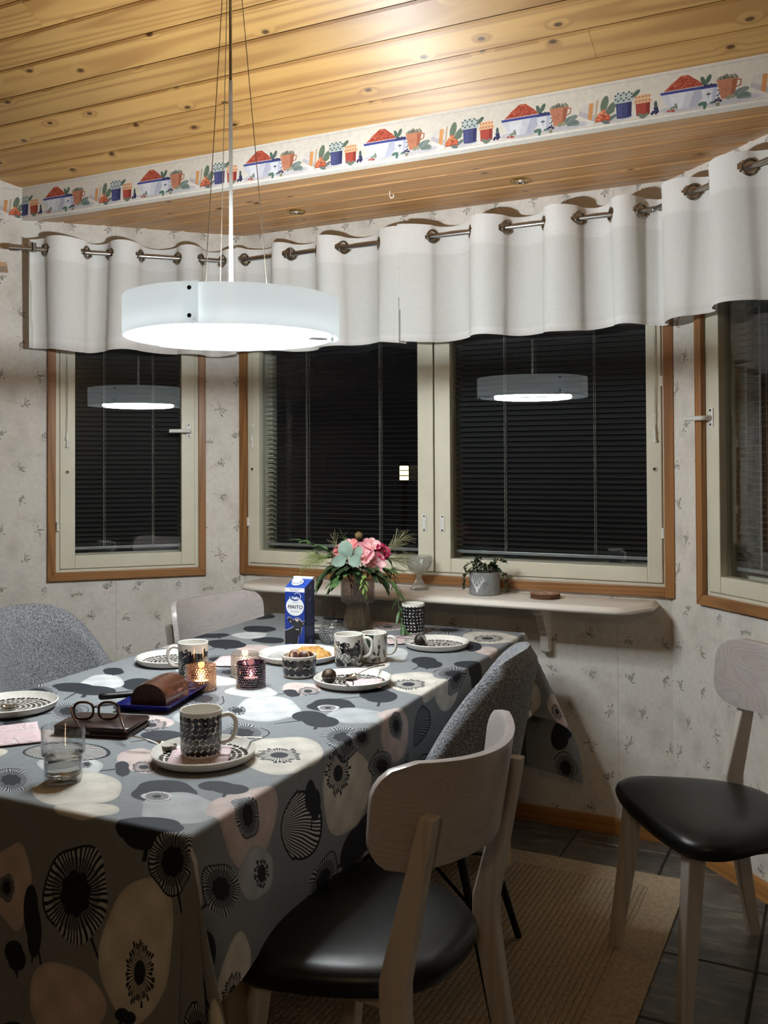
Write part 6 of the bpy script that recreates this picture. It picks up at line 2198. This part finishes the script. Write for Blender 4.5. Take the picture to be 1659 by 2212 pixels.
# carnation
t = thing('carnation', 'crimson carnation on the right side of the bouquet', 'flower')
c = BP(.094, 1.012, .020); zf = up_(.55, .65, .5)
stalk(t, c - zf * .02)
xf = zf.orthogonal().normalized(); yf = zf.cross(xf)
rr = random.Random(8)
g = G()
for layer, (rad, el, n_) in enumerate(((.032, .15, 13), (.028, .45, 12), (.022, .8, 10), (.014, 1.2, 7))):
    for k in range(n_):
        a = 2 * PI * (k + .5 * layer) / n_ + rr.uniform(-.15, .15)
        d = (xf * math.cos(a) + yf * math.sin(a)) * math.cos(el) + zf * math.sin(el)
        P = [c - zf * .012 + d * (rad * q / 5) + zf * rr.uniform(-.0015, .0015) for q in range(6)]
        blade(g, P, .0095, rr.uniform(-.7, .7), zf, prof=lambda f: .25 + .75 * f)
g.obj('petals', M_CARN, t, smooth=True)
g = G(); g.lathe([(.004, -.022), (.009, -.012), (.010, .002)], 14, M=Matrix.Translation(c) @ zf.to_track_quat('Z', 'Y').to_matrix().to_4x4()); g.obj('calyx', M_STEM, t, smooth=True)
# dry seed head
t = thing('seed_head', 'round brown dry seed head at the top of the bouquet', 'seed head')
c = BP(.004, 1.064, .0); stalk(t, c, .0013, M_STEMB)
g = G(); g.ball(tuple(c), .0125, 18, 12, sz=.95)
for k in range(70):
    a, b = k * 2.39996, math.acos(1 - 2 * (k + .5) / 70)
    d = Vector((math.sin(b) * math.cos(a), math.sin(b) * math.sin(a), math.cos(b)))
    g.ball(tuple(c + d * .0125), .0019, 6, 4)
g.obj('head', pbr('dry_brown', C(128, 104, 66), .8, var=.3, vscale=150), t, smooth=True)
# eucalyptus sprig with round leaves
t = thing('eucalyptus_sprig', 'sprig of round blue-green leaves at the front left of the bouquet', 'sprig')
tip = BP(-.045, 1.045, .05); stalk(t, tip, .0015)
def round_leaf(c, d, n, l, w_, mat, t_):
    g = G(); P = [c + d * (l * q / 7) + n * (.10 * l * math.sin(PI * q / 7)) for q in range(8)]
    blade(g, P, w_, .12, n, prof=lambda f: math.sqrt(max(0.02, 1 - (2 * min(f, .985) - 1) ** 2)))
    g.obj('leaf', mat, t_, smooth=True)
for (a, b, fw, dx, dz, l, w_) in ((-.036, .992, .066, -.15, 1, .062, .026), (-.040, .992, .068, -.9, -.35, .050, .021), (-.030, .988, .068, .9, -.25, .044, .020), (-.008, .985, .060, .35, .95, .05, .016), (-.03, .955, .05, .8, -.5, .05, .018), (-.05, .935, .055, -.7, -.35, .05, .019), (.0, .95, .05, .2, -.9, .05, .018)):
    round_leaf(BP(a, b, fw), (er * dx + ez * dz + ef * .15).normalized(), ef, l, w_, M_LEAFM if b > .96 else M_LEAFD, t)
# leafy branches
def branch(name, label, P, leaves, mat, l, w_, seed, grp='bouquet greenery', stemmat=None):
    w_ *= 1.35; leaves = int(leaves * 1.5)
    t = thing(name, label, 'branch', group=grp)
    S_ = spline(P, 7)
    k = SI[0]; SI[0] += 1; a = k * 2.4
    g = G(); g.tube(spline([BP(.034 * math.cos(a), ZS + .014, .034 * math.sin(a)), BP(.02 * math.cos(a), ZS + .094, .02 * math.sin(a))] + list(P), 7), .0015, 6); g.obj('stem', stemmat or M_STEM, t, smooth=True)
    r_ = random.Random(seed)
    for i in range(leaves):
        f = .25 + .75 * (i + .5) / leaves
        p = S_[min(len(S_) - 1, int(f * (len(S_) - 1)))]
        tg = (S_[min(len(S_) - 1, int(f * (len(S_) - 1)) + 1)] - S_[max(0, int(f * (len(S_) - 1)) - 1)]).normalized()
        sd = (tg.cross(ez) if abs(tg.z) < .9 else er) * (1 if i % 2 else -1)
        d = (tg * r_.uniform(.5, 1.1) + sd.normalized() * r_.uniform(.3, .8) + ez * r_.uniform(-.25, .35) + ef * r_.uniform(-.1, .35)).normalized()
        if i == leaves - 1: d = tg
        ll = l * r_.uniform(.75, 1.15)
        g = G(); blade(g, [p + d * (ll * q / 7) - ez * (ll * .28 * (q / 7) ** 2) for q in range(8)], w_ * r_.uniform(.8, 1.1), .3, ez)
        g.obj('leaf', mat, t, smooth=True)
    return t
R0 = BP(0, .92, 0)
branch('leafy_branch', 'green leafy tip reaching up to the left above the grass', [R0, BP(-.06, .985, .02), BP(-.12, 1.02, .02), BP(-.20, 1.05, .02)], 11, M_LEAFG, .050, .0085, 1)
branch('leafy_branch', 'drooping dark leaves at the lower left behind the milk carton', [R0, BP(-.05, .965, .04), BP(-.10, .95, .04), BP(-.135, .90, .04)], 7, M_LEAFD, .066, .0080, 2)
branch('leafy_branch', 'dark leaves hanging over the front rim of the vase', [R0, BP(-.02, .945, .06), BP(-.055, .93, .075), BP(-.08, .905, .08)], 9, M_LEAFG, .052, .0100, 3)
branch('leafy_branch', 'dense dark foliage under the blossoms at the middle right', [R0, BP(.02, .955, .05), BP(.055, .945, .07), BP(.09, .925, .07)], 12, M_LEAFD, .055, .0105, 4)
branch('leafy_branch', 'dense dark foliage under the blossoms at the middle left', [R0, BP(-.015, .955, .055), BP(-.04, .96, .065), BP(-.075, .955, .06)], 12, M_LEAFD, .055, .0105, 5)
branch('leafy_branch', 'small upright green tip between the salmon blossoms', [R0, BP(-.03, 1.0, -.01), BP(-.045, 1.045, -.01), BP(-.055, 1.07, -.01)], 7, M_LEAFG, .036, .0055, 6)
branch('leafy_branch', 'green spray pointing right above the wooden sill', [R0, BP(.06, .955, .03), BP(.095, .945, .03), BP(.125, .945, .03)], 7, M_LEAFG, .048, .0075, 7)
branch('leafy_branch', 'light green shoot hanging down the front of the vase', [R0, BP(.02, .93, .06), BP(.022, .90, .068), BP(.026, .862, .070)], 6, M_LEAFL, .026, .0050, 9)
branch('leafy_branch', 'long drooping ribbon of leaves falling past the tumbler', [R0, BP(.07, .945, .05), BP(.128, .895, .07), BP(.142, .82, .085), BP(.150, .775, .10), BP(.165, .745, .13)], 8, M_LEAFG, .052, .0050, 10)
branch('leafy_branch', 'dark thin twig curving down on the far right of the bouquet', [R0, BP(.08, .985, .02), BP(.115, .97, .02), BP(.130, .91, .02), BP(.140, .87, .02)], 6, M_LEAFD, .034, .0035, 11)
branch('leafy_branch', 'dark pointed leaves hanging between vase and ribbon leaf', [R0, BP(.05, .935, .05), BP(.085, .905, .05), BP(.105, .880, .05)], 5, M_LEAFD, .036, .0050, 12)
# feathery grass
M_GRASS = pbr('yellow_green_grass', C(148, 160, 96), .6, var=.2)
M_GRASSD = pbr('dry_grass', C(150, 148, 112), .6, var=.2)
def grass(label, tip, ctr, n_, spread, l, mat, seed):
    t = thing('grass_spray', label, 'grass', group='bouquet grasses')
    r_ = random.Random(seed)
    stalk(t, ctr, .0011, mat)
    g = G()
    ax_ = (tip - ctr)
    for k in range(n_):
        f = r_.random() * .8
        p = ctr + ax_ * f
        d = (ax_.normalized() + Vector((r_.uniform(-1, 1), r_.uniform(-1, 1), r_.uniform(-1, 1))) * spread).normalized()
        ll = l * r_.uniform(.5, 1.1)
        Q = [p + d * (ll * q / 4) - ez * (ll * .22 * (q / 4) ** 2) for q in range(5)]
        g.tube(Q, .00045, 3, caps=False)
        g.ball(tuple(Q[-1]), .0011, 5, 3)
    g.obj('bristles', mat, t)['kind'] = 'stuff'
grass('feathery yellow-green grass plume on the left of the bouquet', BP(-.150, 1.000, .03), BP(-.085, .990, .03), 90, .40, .065, M_GRASS, 1)
grass('fine wispy grass spray rising at the upper right', BP(.160, 1.060, .0), BP(.100, 1.000, .0), 90, .65, .075, M_GRASSD, 2)
grass('pale hanging grass wisps at the right above the goblet', BP(.155, .985, .02), BP(.100, .985, .02), 70, .55, .080, M_GRASSD, 3)
grass('thin bare grass stalks rising behind the left blossoms', BP(-.090, 1.070, -.01), BP(-.070, 1.010, -.01), 14, .55, .060, M_GRASSD, 4)
grass('small tuft of grass at the far left below the leafy tip', BP(-.165, .975, .04), BP(-.110, .980, .04), 40, .5, .06, M_GRASS, 5)
